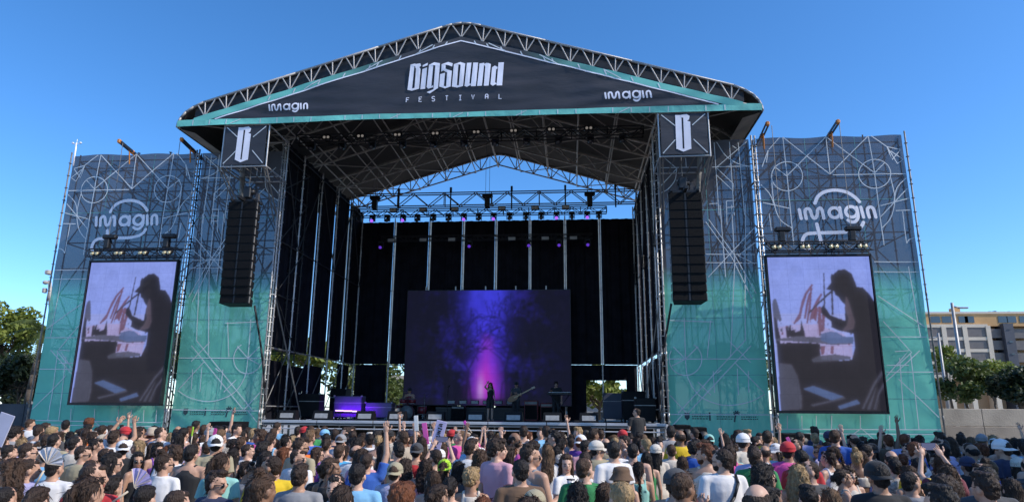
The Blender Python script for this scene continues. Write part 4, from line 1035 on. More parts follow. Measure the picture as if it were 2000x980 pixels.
# barriers
def barrier(x, k):
    t = thing('crowd_barrier', f'steel crowd barrier panel, {k} of the row before the stage', 'barrier', (x, -2.9, 0), 'crowd barriers before the stage')
    for dx in (-.48, .48): tube('post', (x+dx, -2.9, 0), (x+dx, -2.9, 1.2), .025, ALU, t); tube('stay', (x+dx, -2.9, 1.15), (x+dx, -2.0, .05), .022, ALU, t)
    tube('top_rail', (x-.48, -2.9, 1.2), (x+.48, -2.9, 1.2), .03, ALU, t)
    b = MB(); b.box((x, -2.9, .62), (.9, .012, 1.02)); b.build('panel', ALU, t)
    b = MB(); b.box((x, -2.5, .03), (.95, .9, .02)); b.build('tread_plate', STEELD, t)
# ================================================================== trees
def leafmat(name, c1, c2):
    m = bpy.data.materials.new(name); m.use_nodes = True; nt = m.node_tree; N = nt.nodes.new; L = nt.links.new
    p = nt.nodes['Principled BSDF']; p.inputs['Roughness'].default_value = .55
    g_ = N('ShaderNodeNewGeometry'); cr = N('ShaderNodeValToRGB'); cr.color_ramp.elements[0].color = (*c1, 1); cr.color_ramp.elements[1].color = (*c2, 1)
    L(g_.outputs['Random Per Island'], cr.inputs[0]); L(cr.outputs[0], p.inputs['Base Color'])
    tr = N('ShaderNodeBsdfTranslucent'); L(cr.outputs[0], tr.inputs[0])
    mx = N('ShaderNodeMixShader'); mx.inputs[0].default_value = .3; o = nt.nodes['Material Output']
    L(p.outputs[0], mx.inputs[1]); L(tr.outputs[0], mx.inputs[2]); L(mx.outputs[0], o.inputs[0]); return m
LEAF = [leafmat('sunlit_toned_leaf', (.13, .17, .025), (.25, .28, .05)), leafmat('mid_leaf', (.06, .09, .02), (.13, .16, .035)), leafmat('dark_leaf', (.015, .028, .010), (.035, .05, .018))]  # first leaf lightened to stand in for sunlight; dark leaf also paints shade
BARK = mat('bark', (.10, .075, .055), .9, 0, .3, 6, .6, 20)
def tree(label, base, top, crown_c, crown_r, nleaf, leaf, size=.14, seed=1, group='trees'):
    rd = random.Random(seed); base = Vector(base); cc = Vector(crown_c); rx, ry, rz = crown_r
    t = thing('broadleaf_tree', label, 'tree', base)
    b = MB(); p0 = base; pts = [base]
    for k in range(1, 6): pts.append(base+(cc-base)*k/5+Vector((rd.uniform(-.1, .1), rd.uniform(-.1, .1), 0))*(1 if k < 5 else 0))
    r0 = max(.12, rz*.075)
    for k in range(5): b.tube(pts[k], pts[k+1], r0*(1-.13*k), 8, r0*(1-.13*(k+1)))
    lobes = []
    for k in range(16):
        th = rd.uniform(0, 6.28); ph = rd.uniform(-.7, 1.0); q = rd.uniform(.45, .85)
        c = cc+Vector((rx*q*math.cos(th)*math.cos(ph), ry*q*math.sin(th)*math.cos(ph), rz*q*math.sin(ph)))
        lobes.append((c, rd.uniform(.28, .5)*min(rx, rz)))
        st = pts[3]+(pts[5]-pts[3])*rd.random(); mid = (st+c)/2+Vector((0, 0, -.1*rz))
        b.tube(st, mid, r0*.32, 6, r0*.2); b.tube(mid, c, r0*.2, 6, r0*.06)
    b.build('trunk', BARK, t)
    b = MB(); vs = []; fs = []
    for i in range(nleaf):
        c, rr = lobes[rd.randrange(len(lobes))]
        d = Vector((rd.gauss(0, 1), rd.gauss(0, 1), rd.gauss(0, 1))).normalized()*rr*(rd.random()**.4)*1.1
        d.z *= .75; p = c+d
        u = Vector((rd.gauss(0, 1), rd.gauss(0, 1), rd.gauss(0, .7))).normalized(); v = u.cross(Vector((rd.gauss(0, 1), rd.gauss(0, 1), rd.gauss(0, 1)))).normalized()
        s_ = size*rd.uniform(.6, 1.4); k = len(vs)
        vs += [p-u*s_, p-v*s_*.5, p+u*s_, p+v*s_*.5]; fs.append((k, k+1, k+2, k+3))
    b.add(vs, fs); b.build('crown', leaf, t)
    return t
def ptree(label, xp, yp, Y, rp, rzp, nleaf, leaf, seed, size=.14, depth=None):
    c = at(xp, yp, Y=Y); k = (Y+23)/1309*1.02; r_ = rp*k; rz = rzp*k
    return tree(label, (c.x, Y, 0), None, c, (r_, depth or r_, rz), nleaf, leaf, size, seed)
ptree('sunlit yellow green street tree at the left edge of the picture', 5, 665, 14, 70, 105, 5200, LEAF[0], 1, .15)
ptree('dark bushy tree below the palm at the left of the stage', 40, 740, 11, 75, 62, 5200, LEAF[2], 2, .14)
ptree('low dark tree mass behind the hoarding at the far left', 15, 752, 20, 85, 62, 4200, LEAF[2], 12, .2)
ptree('small sunlit green tree behind the wall right of the stage', 1882, 748, 20, 50, 48, 4200, LEAF[1], 3, .15)
ptree('yellow green tree between the two darker ones behind the right wall', 1938, 738, 28, 40, 34, 2600, LEAF[0], 4, .16)
ptree('dark green tree at the right edge behind the wall', 1990, 755, 17, 44, 46, 4200, LEAF[2], 5, .14)
ptree('pale green tree seen under the left stage curtains', 600, 705, 22, 90, 60, 3400, LEAF[0], 6, .2)
ptree('tree standing behind the left rear corner of the stage', 720, 745, 26, 75, 70, 3600, LEAF[1], 7, .2)
ptree('green tree seen through the opening at the right rear of the stage', 1172, 760, 24, 60, 50, 3000, LEAF[0], 8, .2)
ptree('tree glimpsed through the netting left of the stage', 400, 690, 20, 90, 70, 3000, LEAF[1], 9, .2)
ptree('broad tree half hidden behind the right netting panel', 1430, 720, 26, 100, 60, 3000, LEAF[1], 10, .22)
ptree('small tree beside the right edge of the netting wall', 1846, 705, 30, 22, 30, 1300, LEAF[0], 11, .16)
def palm(label, base, top, n, L_, leaf, seed):
    rd = random.Random(seed); base = Vector(base); top = Vector(top); t = thing('palm_tree', label, 'palm tree', base)
    b = MB()
    for k in range(8): b.tube(base+(top-base)*k/8, base+(top-base)*(k+1)/8, .2-.012*k, 9, .185-.012*k)
    b.build('trunk', BARK, t)
    for i in range(n):
        a = 6.283*i/n+rd.uniform(-.2, .2); el = rd.uniform(-.3, 1.1); b = MB(); pts = []
        for k in range(9):
            u = k/8; pts.append(top+Vector((math.cos(a), math.sin(a), 0))*L_*u*math.cos(el*.6)+Vector((0, 0, L_*(math.sin(el)*u-.75*u*u))))
        for k in range(8): b.tube(pts[k], pts[k+1], .022*(1-u*.6), 4)
        sd_ = Vector((-math.sin(a), math.cos(a), 0))
        for k in range(1, 9):
            for m_ in range(3):
                q = pts[k-1]+(pts[k]-pts[k-1])*(m_/3); tg = (pts[k]-pts[k-1]).normalized()
                for s_ in (1, -1):
                    w_ = L_*.26*(1-abs(k/8-.45)*.9); e = q+sd_*s_*w_*.75+tg*w_*.55-Vector((0, 0, w_*.35))
                    b.add([q-tg*.02, q+tg*.02, e], [(0, 1, 2)])
        b.build('frond', leaf, t)
c = at(84, 645, Y=9); palm('palm tree with drooping fronds beside the left netting wall', (c.x-.3, 9, 0), c, 22, 1.9, LEAF[1], 3)
c = at(455, 590, Y=16); palm('palm tree seen as a shadow through the left netting panel', (c.x, 16, 0), c, 18, 2.1, LEAF[2], 4)

# ================================================================== walls, fences, lamps
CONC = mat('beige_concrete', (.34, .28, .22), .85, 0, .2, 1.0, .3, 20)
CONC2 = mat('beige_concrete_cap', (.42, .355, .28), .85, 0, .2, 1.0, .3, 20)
wl = thing('boundary_wall', 'plain beige concrete wall right of the stage', 'wall', (23, 7, 0))
for k in range(7):
    x = 15.6+2.5*k+1.25
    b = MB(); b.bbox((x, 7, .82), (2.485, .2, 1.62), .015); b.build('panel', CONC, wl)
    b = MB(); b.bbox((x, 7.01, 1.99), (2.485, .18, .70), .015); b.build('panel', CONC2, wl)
FEN = mat('dark_grey_hoarding', (.055, .056, .065), .7, 0, .25, 1.5)
fl_ = thing('site_hoarding', 'dark grey site hoarding left of the stage', 'fence', (-21, 5.5, 0))
for k in range(6):
    x = -16.3-2.0*k-1; b = MB(); b.bbox((x, 5.5, 1.12), (1.98, .06, 2.2), .01); b.build('panel', FEN, fl_)
    tube('post', (x-1, 5.56, 0), (x-1, 5.56, 2.3), .03, STEELD, fl_)
def lamp(label, xb, yt, Y, top_px, arm, r=.09):
    c = at(*top_px, Y=Y); t = thing('street_lamp', label, 'street lamp', (c.x, Y, 0))
    b = MB(); b.tube((c.x, Y, 0), (c.x, Y, c.z), r*1.25, 10, r*.8); b.build('pole', mat('grey_lamp_steel', (.33, .32, .31), .5, .3, .15, 3), t)
    b = MB(); b.tube((c.x, Y, c.z-.25), (c.x+arm*.5, Y, c.z-.3), r*.5, 8); b.bbox((c.x+arm*.75, Y, c.z-.33), (abs(arm)*.7, .22, .1), .03); b.build('lamp_head', mat('grey_lamp_steel', (.33, .32, .31)), t)
lamp('tall grey street lamp before the apartment building', 0, 0, 22, (1859, 591), .85, .11)
lamp('shorter street lamp close to the right edge of the netting wall', 0, 0, 26, (1832, 650), -.6, .09)
ml = thing('camera_mast', 'pale weathered mast top beside the left edge of the netting wall', 'mast', at(95, 800, Y=5))
c0 = at(100, 610, Y=5); c1 = at(97, 548, Y=5); c2 = at(95, 532, Y=5)
PALE = mat('pale_weathered_mast', (.42, .38, .35), .8, 0, .3, 5)
b = MB(); b.tube((c0.x+.12, 5, 0), c0, .14, 10, .10).tube(c0, c1, .10, 10, .07); b.build('pole', PALE, ml)
b = MB(); b.bbox(c2, (.2, .3, .2), .04); b.build('camera_head', PALE, ml); b = MB(); b.ell(c1+Vector((-.1, -.1, -.1)), (.12, .12, .09)); b.build('dome', PALE, ml); b = MB(); b.bbox(c1+Vector((-.16, 0, -.45)), (.14, .2, .22), .03); b.build('junction_box', PALE, ml)

# ================================================================== buildings
ORB = mat('orange_brick_render', (.60, .34, .14), .85, 0, .12, .5); TAN = mat('tan_render', (.42, .28, .16), .85, 0, .12, .5)
WHT = mat('white_concrete_frame', (.64, .53, .40), .8, 0, .08, .8); GLS = mat('dark_window_glass', (.03, .035, .045), .12, 0, .2, .7, spec=.9)
RAIL = mat('grey_balcony_front', (.15, .125, .11), .5, 0, .15, 2); SLAB = mat('dark_grey_cladding', (.06, .062, .075), .6, 0, .15, .6); CUR = mat('pale_blind', (.4, .38, .35), .8)
def apartment():
    Y = 48.0
    X = lambda xp: at(xp, 660, Y=Y).x
    Z = lambda yp: at(1900, yp, Y=Y).z
    x0 = X(1790); x1 = X(2030); t = thing('apartment_building', 'distant apartment building with orange top floor and white framed balconies', 'building', ((x0+x1)/2, Y+4, 0))
    zt = Z(612); z1 = Z(636)
    def part(name, m, xa, xb, za, zb, y0, y1): b = MB(); b.box(((xa+xb)/2, (y0+y1)/2, (za+zb)/2), (xb-xa, y1-y0, zb-za)); return b.build(name, m, t)
    part('wall', TAN, x0, x1, 0, z1, Y+1.2, Y+10)
    part('top_storey', ORB, x0, x1, z1, zt, Y+.3, Y+10)
    part('parapet', WHT, x0-.1, x1+.1, zt, zt+.22, Y+.2, Y+10.1)
    for xp in (1835, 1857, 1890, 1902, 1968, 1985, 2010):
        w_ = part('window', GLS, X(xp)-.45, X(xp)+.45, z1+.35, z1+1.0, Y+.26, Y+.34); 
    fz = [Z(y) for y in (636, 661, 684, 708, 735)]
    # white frame: columns and slabs
    cols = [X(p) for p in (1800, 1845, 1886, 1932)]
    for xc in cols: part('column', WHT, xc-.22, xc+.22, 0, z1, Y-.1, Y+1.3)
    for z in fz: part('floor_slab', WHT, cols[0], cols[-1], z-.16, z+.16, Y-.06, Y+1.25)
    for i in range(3):
        for z, zz in zip(fz[1:], fz):
            bal = part('balcony_front', RAIL, cols[i]+.26, cols[i+1]-.26, z+.2, z+1.15, Y, Y+.06)
            n = 3
            for k in range(n):
                xa = cols[i]+.3+(cols[i+1]-cols[i]-.6)*k/n; xb = cols[i]+.3+(cols[i+1]-cols[i]-.6)*(k+1)/n-.12
                w_ = part('window', GLS, xa, xb, z+.2, zz-.25, Y+1.1, Y+1.19)
                if (i+k+int(z)) % 3 == 0: b = MB(); b.box(((xa+xb)/2, Y+1.07, zz-.55), ((xb-xa)*.9, .03, .6)); b.build('blind', CUR, w_)
    # recessed tan bay with small balconies, grey slab, right bay
    for z, zz in zip(fz[1:], fz):
        part('balcony', RAIL, X(1939), X(1960), z+.1, z+1.0, Y+.2, Y+1.2); part('window', GLS, X(1941), X(1957), z+1.0, zz-.2, Y+1.12, Y+1.19)
        part('balcony', RAIL, X(1983), X(2025), z+.1, z+1.0, Y+.5, Y+1.2); part('window', GLS, X(1985), X(2020), z+1.0, zz-.2, Y+1.12, Y+1.19)
        part('window', GLS, X(1966), X(1973), z+.9, zz-.4, Y-.36, Y-.29)
    part('cladding_slab', SLAB, X(1960), X(1979), 0, Z(632), Y-.3, Y+1.3)
    b = MB()
    for k in range(40): b.box((X(1940)+k*.09*3, Y+3, zt+.3+.1*random.random()), (.22, .8, .25+.3*random.random()))
    b.build('roof_plants', LEAF[2], t)
    part('chimney', ORB, X(1900)-.3, X(1900)+.3, zt, zt+.9, Y+2, Y+3)
apartment()
def plain_block(label, x0, x1, y0, y1, h, m, floors, cols):
    t = thing('apartment_building', label, 'building', ((x0+x1)/2, (y0+y1)/2, 0))
    b = MB(); b.box(((x0+x1)/2, (y0+y1)/2, h/2), (x1-x0, y1-y0, h)); b.build('wall', m, t)
    b = MB(); b.box(((x0+x1)/2, (y0+y1)/2, h+.15), (x1-x0+.4, y1-y0+.4, .3)); b.build('roof', WHT, t)
    for f in range(floors):
        for c in range(cols):
            z = h*(f+.5)/floors; x = x0+(x1-x0)*(c+.5)/cols; y = y0+(y1-y0)*(c+.5)/cols
            w_ = box('window', (x, y0-.0, z), ((x1-x0)/cols*.45, .1, h/floors*.5), GLS, t)
            box('window', (x0, y, z), (.1, (y1-y0)/cols*.45, h/floors*.5), GLS, t)
PALEB = mat('cream_render', (.48, .42, .35), .85, 0, .1, .5)
c = at(85, 745, Y=30); plain_block('small cream building behind the trees left of the stage', c.x-2.4, c.x+3.5, 30, 36, c.z+.4, PALEB, 1, 3)
c = at(740, 760, Y=34); plain_block('pale low building seen through the left rear opening of the stage', c.x-1.6, c.x+4.5, 34, 40, 4.6, PALEB, 1, 4)
c = at(1180, 770, Y=34); plain_block('low grey building behind the right rear opening of the stage', c.x-5, c.x+4, 34, 38, 2.7, mat('grey_render', (.33, .32, .31), .85), 1, 5)
plain_block('unseen tan block added beyond the right edge to shade the crowd', 27, 38, -44, -9.0, 16.2, TAN, 6, 8)  # added out of view so that its shadow falls on the right crowd
# ================================================================== people
TMP = bpy.data.scenes.new('workbench'); TVL = TMP.view_layers[0]
def evaluated(o):
    TVL.update(); dg = TVL.depsgraph
    return bpy.data.meshes.new_from_object(o.evaluated_get(dg))
def remeshed(b, voxel, smooth=2, disp=None):
    """fuse overlapping solids into one continuous skin"""
    me = b.mesh('raw', BLACK); o = bpy.data.objects.new('raw', me); TMP.collection.objects.link(o)
    md = o.modifiers.new('r', 'REMESH'); md.mode = 'VOXEL'; md.voxel_size = voxel; md.use_smooth_shade = True
    if smooth:
        ms_ = o.modifiers.new('s', 'SMOOTH'); ms_.iterations = smooth; ms_.factor = .5
    out = evaluated(o); bpy.data.objects.remove(o); bpy.data.meshes.remove(me)
    out.materials.clear()
    if disp:
        nrm = [v.normal.copy() for v in out.vertices]
        for v, n in zip(out.vertices, nrm): v.co = v.co+n*disp(v.co)
        out.update()
    out.polygons.foreach_set('use_smooth', [True]*len(out.polygons))
    return out
def ring(c, rx, ry, n=16, rot=None):
    c = Vector(c); out = []
    for i in range(n):
        a = 2*math.pi*i/n; v = Vector((rx*math.cos(a), ry*math.sin(a), 0)); out.append(c+(rot @ v if rot is not None else v))
    return out
def limb(b, pts, rs, n=10):
    for (p, r1), (q, r2) in zip(zip(pts, rs), list(zip(pts, rs))[1:]):
        b.tube(p, q, r1, n, r2); b.ell(q, r2*1.0, n, 8)
    b.ell(pts[0], rs[0], n, 8)
TORSO = {  # z, rx, ry, cy
 'm': [(.86, .165, .11, 0), (.95, .168, .115, 0), (1.06, .150, .105, .0), (1.18, .160, .112, .005), (1.30, .180, .118, .0), (1.38, .178, .100, -.008), (1.43, .120, .078, -.012), (1.46, .075, .062, -.012)],
 'f': [(.86, .172, .118, -.005), (.95, .168, .118, -.005), (1.07, .125, .092, .0), (1.18, .138, .105, .012), (1.28, .152, .115, .010), (1.37, .150, .088, -.006), (1.42, .100, .070, -.010), (1.455, .062, .054, -.010)]}
SH = {'m': .185, 'f': .160}
# arm poses: elbow and wrist offsets from the shoulder for the right (+x) arm; mirrored for the left
AR = {
 'down': ((.05, -.02, -.28), (.06, .05, -.53)), 'fold': ((.06, .02, -.28), (-.06, .20, -.20)), 'phone': ((.05, .12, -.24), (-.07, .30, -.02)),
 'up': ((.05, .06, .27), (.02, .10, .54)), 'upout': ((.14, .08, .22), (.18, .14, .48)), 'high': ((.04, .20, .18), (-.05, .30, .40)),
 'head': ((.17, .10, .10), (.02, .04, .27)), 'cup': ((.05, .04, -.27), (.04, .28, -.15)), 'wave': ((.18, .06, .16), (.12, .12, .42)), 'hip': ((.14, -.06, -.24), (.02, .06, -.38))}
POSES = {'stand': ('down', 'down'), 'folded': ('fold', 'fold'), 'phone': ('phone', 'fold'), 'right_up': ('up', 'down'), 'left_up': ('down', 'up'), 'film': ('high', 'high'), 'both_up': ('upout', 'upout'), 'cup': ('cup', 'down'), 'head_hand': ('head', 'down'), 'wave': ('wave', 'fold'), 'drum': ('cup', 'cup')}
PIV = Vector((0, -.012, 1.49))
def hand(b, w, d, up, s):
    """palm and five separate fingers; d along the forearm, up = palm normal"""
    d = d.normalized(); sd = d.cross(up).normalized()*s; up = sd.cross(d).normalized()*s
    R3 = Matrix((sd, up, d)).transposed()
    b.ell(w+d*.045, (.040, .017, .055), 10, 6, R3)
    for k, (o_, L_) in enumerate(((-.028, .068), (-.0095, .078), (.0095, .073), (.028, .058))):
        p = w+d*.082+sd*o_; q = p+d*L_*.5+sd*o_*.12+up*.004; e = q+d*L_*.45+up*.016
        b.tube(p, q, .0092, 6, .0085); b.tube(q, e, .0085, 6, .007); b.ell(e, .0075, 6, 4)
    p = w+d*.03-sd*.036; q = p-sd*.03+d*.026; e = q-sd*.008+d*.03
    b.tube(p, q, .0115, 6, .010); b.tube(q, e, .010, 6, .0085); b.ell(e, .0088, 6, 4)
def arm_pts(g, pose):
    out = []
    for s, k in ((1, POSES[pose][0]), (-1, POSES[pose][1])):
        S = Vector((s*SH[g], -.005, 1.385)); e, w_ = AR[k]; f_ = .93 if g == 'f' else 1
        raised = 1 if e[2] > 0 else 0
        S2 = S+Vector((0, 0, .03*raised))
        out.append((s, k, S2, S2+Vector((e[0]*s, e[1], e[2]))*f_, S2+Vector((w_[0]*s, w_[1], w_[2]))*f_))
    return out
def head_parts(b, Rh):
    T = lambda p: PIV+Rh @ (Vector(p)-PIV)
    E_ = lambda c, r, n=14, k=10: b.ell(T(c), r, n, k, Rh)
    E_((0, -.012, 1.612), (.077, .097, .094)); E_((0, .028, 1.555), (.060, .066, .078)); E_((0, .055, 1.508), (.036, .034, .030))
    E_((0, .066, 1.60), (.052, .028, .022), 10, 6)
    b.tube(T((0, .080, 1.597)), T((0, .108, 1.556)), .010, 8, .0165); E_((0, .090, 1.545), (.019, .016, .011), 8, 6)
    E_((0, .082, 1.521), (.024, .012, .008), 8, 6); E_((0, .081, 1.509), (.021, .012, .008), 8, 6)
    for s in (1, -1):
        E_((s*.078, -.012, 1.568), (.011, .024, .032), 8, 6); E_((s*.040, .060, 1.553), (.022, .022, .024), 8, 6)
    b.tube(Vector((0, -.018, 1.40)), T((0, -.02, 1.56)), .060, 12, .054)
def body_mesh(g, pose, yaw, pitch):
    b = MB()
    b.loft([ring((0, cy, z), rx, ry) for z, rx, ry, cy in TORSO[g]])
    Rh = (Euler((0, 0, R(yaw))).to_matrix() @ Euler((R(pitch), 0, 0)).to_matrix())
    head_parts(b, Rh)
    for s, k, S, e, w_ in arm_pts(g, pose):
        f_ = .86 if g == 'f' else 1
        b.tube(Vector((s*.06, -.01, 1.405)), S, .055*f_, 10, .054*f_)
        limb(b, [S, e, w_], [.053*f_, .040*f_, .027*f_])
    for s in (1, -1):
        if pose == 'drum': limb(b, [Vector((s*.088, 0, .89)), Vector((s*.14, .40, .86)), Vector((s*.14, .38, .46))], [.090, .056, .038]); b.ell((s*.14, .45, .42), (.044, .12, .036), 10, 6)
        else: limb(b, [Vector((s*.088, 0, .89)), Vector((s*.10, .012, .49)), Vector((s*.105, -.02, .08))], [.090, .056, .038]); b.ell((s*.11, .05, .035), (.044, .12, .036), 10, 6)
    me = remeshed(b, .0112, 3)
    # colour the brows, eyes and lips on the fused skin
    Ri = Rh.inverted(); idx = []
    for p in me.polygons:
        c = PIV+Ri @ (Vector(p.center)-PIV); i = 0
        if c.y > .05 and abs(c.x) < .06:
            if 1.585 < c.z < 1.596 and .016 < abs(c.x) < .046: i = 1
            elif 1.5635 < c.z < 1.5745 and .020 < abs(c.x) < .038: i = 1
            elif 1.505 < c.z < 1.524 and abs(c.x) < .026: i = 2
        idx.append(i)
    me.materials.append(BLACK); me.materials.append(BLACK); me.materials.append(BLACK)
    hb = MB()
    for s, k, S, e, w_ in arm_pts(g, pose):
        d = (w_-e); upv = Vector((0, 1, 0)) if abs(d.normalized().y) < .8 else Vector((0, 0, 1))
        hand(hb, w_, d, upv, s)
    n0 = len(me.vertices)
    bm = bmesh.new(); bm.from_mesh(me)
    for f, i in zip(bm.faces, idx): f.material_index = i
    vv = [bm.verts.new(v) for v in hb.v]
    for f in hb.f:
        try: q = bm.faces.new([vv[i] for i in f]); q.smooth = True
        except ValueError: pass
    bm.to_mesh(me); bm.free(); return me
def fab_noise(a, f):
    return lambda c: a*noise.noise(Vector((c.x*f, c.y*f, c.z*f*.7)))+a*.5*noise.noise(Vector((c.x*f*2.3, c.y*f*2.3, c.z*f*1.2+4)))
def fab_folds(a):
    return lambda c: a*(.6*noise.noise(Vector((c.x*9, c.y*9, c.z*4)))+.55*noise.ridged_multi_fractal(Vector((c.x*5+c.z*3, c.y*5, c.z*6-c.x*4)), 1.0, 2.0, 2, 1.0, 2.0)*.5-.3)
def shirt_mesh(g, pose, kind):
    b = MB(); o_ = .016 if g == 'm' else .011
    T_ = TORSO[g]
    if kind == 'tee':
        b.loft([ring((0, cy, z), rx+o_+(.012 if z < 1.2 else 0), ry+o_+(.010 if z < 1.2 else 0)) for z, rx, ry, cy in T_[:-1]])
        b.loft([ring((0, -.012, 1.42), .115, .082), ring((0, -.014, 1.452), .082, .074)])
        for s, k, S, e, w_ in arm_pts(g, pose):
            f_ = .86 if g == 'f' else 1
            b.tube(Vector((s*.05, -.01, 1.408)), S, .062*f_, 10, .063*f_); b.ell(S, .063*f_, 10, 8)
            m_ = S+(e-S)*.62; b.tube(S, m_, .062*f_, 12, .066*f_)
    elif kind == 'tank':
        b.loft([ring((0, cy, z), rx+o_, ry+o_) for z, rx, ry, cy in T_[:5]]+[ring((0, -.012, 1.345), T_[4][1]*.80, T_[4][2]*1.03), ring((0, -.022, 1.405), .085, .088)])
        for s in (1, -1):
            for y0, y1 in ((.10, .02), (-.105, -.02)): b.tube((s*.085, y0, 1.30), (s*.082, y1*.9-.01, 1.452), .022, 8, .02)
            b.ell((s*.082, -.012, 1.452), (.022, .05, .014), 8, 6)
    else:   # short top
        b.loft([ring((0, cy, z), rx+o_, ry+o_) for z, rx, ry, cy in T_[3:5]]+[ring((0, 0, 1.32), T_[4][1]*.9, T_[4][2]*1.0)])
        for s in (1, -1):
            for y0, y1 in ((.10, .02), (-.105, -.02)): b.tube((s*.07, y0, 1.29), (s*.068, y1*.9-.01, 1.45), .011, 6, .01)
    return remeshed(b, .0125, 3, fab_folds(.010))
def trouser_mesh(g, short):
    b = MB(); b.loft([ring((0, cy, z), rx+.012, ry+.012) for z, rx, ry, cy in ((.80, .155, .105, 0), TORSO[g][0], TORSO[g][1], (1.01, TORSO[g][2][1]+.008, TORSO[g][2][2]+.006, 0))])
    for s in (1, -1):
        if short == 'sit': limb(b, [Vector((s*.088, 0, .89)), Vector((s*.14, .40, .86)), Vector((s*.14, .38, .47))], [.104, .074, .066])
        elif short: b.tube((s*.088, 0, .89), (s*.10, .01, .55), .106, 12, .095)
        else: limb(b, [Vector((s*.088, 0, .89)), Vector((s*.10, .012, .49)), Vector((s*.106, -.018, .09))], [.104, .074, .066])
    return remeshed(b, .016, 1, fab_noise(.006, 10))
# ---- hair, in head space (origin at the skull centre)
def streak(a, f):
    return lambda c: a*noise.noise(Vector((c.x*f, c.y*f, c.z*f*.22)))+a*.6*noise.noise(Vector((c.x*f*2.1, c.y*f*2.1, c.z*f*.5+3)))
def curl(a, f):
    return lambda c: a*noise.noise(c*f)+a*.7*noise.noise(c*f*2.1+Vector((3, 1, 2)))
def hair_mesh(kind):
    b = MB(); d = streak(.007, 70)
    cap = lambda g_=0, z=0: (b.ell((0, -.020, .014+z), (.083+g_, .101+g_, .094+g_), 18, 12), b.ell((0, -.058, -.045), (.070+g_, .050+g_, .062), 14, 8), b.ell((0, .055, .062), (.058, .036, .032+g_), 12, 8))
    if kind == 'short': cap(.0); d = curl(.006, 42)
    elif kind == 'crop': cap(-.003); d = curl(.004, 45)
    elif kind == 'curly':
        cap(.012, .006); b.ell((0, .04, .085), (.07, .06, .035)); d = curl(.013, 30)
    elif kind == 'quiff':
        cap(.0); b.ell((0, .045, .090), (.065, .062, .034)); b.ell((0, -.02, .095), (.066, .07, .025)); d = curl(.008, 36)
    elif kind == 'long':
        cap(.004); b.loft([ring((0, y, z), rx, ry, 16) for z, rx, ry, y in ((.03, .086, .07, -.05), (-.06, .092, .06, -.055), (-.16, .098, .05, -.075), (-.27, .098, .045, -.095), (-.37, .085, .038, -.105), (-.43, .055, .025, -.11))])
        for s in (1, -1): b.tube((s*.074, .02, .02), (s*.080, -.01, -.14), .022, 8, .026); b.tube((s*.080, -.01, -.14), (s*.085, -.03, -.28), .026, 8, .016)
    elif kind == 'wavy':
        cap(.010); b.loft([ring((0, y, z), rx, ry, 16) for z, rx, ry, y in ((.03, .095, .08, -.045), (-.06, .115, .075, -.05), (-.16, .130, .065, -.07), (-.26, .120, .055, -.09), (-.34, .085, .04, -.10))])
        for s in (1, -1): b.tube((s*.078, .02, .02), (s*.095, .0, -.17), .026, 8, .032)
        d = curl(.013, 28)
    elif kind == 'bob':
        cap(.006); b.loft([ring((0, y, z), rx, ry, 16) for z, rx, ry, y in ((.03, .092, .085, -.03), (-.06, .100, .082, -.03), (-.13, .102, .075, -.035), (-.17, .09, .06, -.04))])
        # open the face
    elif kind == 'ponytail':
        cap(.0); b.ell((0, -.118, .035), (.028, .028, .028)); b.loft([ring((0, y, z), rx, rx, 10) for z, rx, y in ((.035, .024, -.125), (.0, .036, -.155), (-.10, .040, -.160), (-.22, .032, -.150), (-.33, .012, -.140))])
    elif kind == 'bun':
        cap(.0); b.ell((0, -.055, .118), (.048, .048, .042)); d = curl(.009, 40)
    elif kind == 'low_bun':
        cap(.0); b.ell((0, -.125, -.02), (.048, .042, .045)); d = curl(.008, 40)
    elif kind == 'braid':
        cap(.0); z = -.03; y = -.12
        for k in range(13): b.ell((.006*(-1)**k, y, z), (.022-.0007*k, .022, .024)); z -= .033; y += (-.006 if k < 4 else .002)
    elif kind == 'thinning':
        b.ell((0, -.058, -.01), (.082, .062, .065), 14, 8)
        for s in (1, -1): b.ell((s*.072, -.01, .0), (.014, .05, .05), 10, 8)
        d = curl(.005, 45)
    elif kind == 'beard':
        b.ell((0, .034, -.085), (.062, .060, .045), 14, 8); b.ell((0, .058, -.100), (.038, .036, .028), 12, 8); d = curl(.004, 60)
    me = remeshed(b, .0088, 1, d)
    # loose locks over the surface so that the outline breaks up
    rg = random.Random(len(kind)*7+ord(kind[0])); curly = kind in ('curly', 'wavy', 'quiff'); L0 = {'crop': .012, 'thinning': .012, 'beard': .012, 'short': .016, 'curly': .020, 'quiff': .022}.get(kind, .06)
    bm = bmesh.new(); bm.from_mesh(me); fs = list(bm.faces)
    for f in rg.sample(fs, min(len(fs), 700 if kind in ('long', 'wavy', 'ponytail', 'bob', 'braid') else 160)):
        c = f.calc_center_median(); n = f.normal.copy()
        if c.y > .075 and c.z < .045: continue
        dn = Vector((rg.gauss(0, .35), rg.gauss(0, .35)-.15, -1)) if not (c.z > .05) else Vector((c.x*6+rg.gauss(0, .4), -.9+c.y*4+rg.gauss(0, .4), -.1))
        if curly: dn = dn.normalized()+Vector((rg.gauss(0, 1), rg.gauss(0, 1), rg.gauss(0, 1)))*.55
        t = (dn-n*dn.dot(n)); t = t.normalized() if t.length > 1e-4 else Vector((0, 0, -1)); sd = n.cross(t)*.0038
        L_ = L0*rg.uniform(.6, 1.5); m_ = c+n*.004+t*L_*.5; e = c+n*rg.uniform(-.002, .010)+t*L_
        vv = [bm.verts.new(q) for q in (c-sd, c+sd, m_+sd*.8, m_-sd*.8, e)]
        bm.faces.new((vv[0], vv[1], vv[2], vv[3])).smooth = True; bm.faces.new((vv[3], vv[2], vv[4])).smooth = True
    bm.to_mesh(me); bm.free(); return me
HEADC = Vector((0, -.005, 1.605))
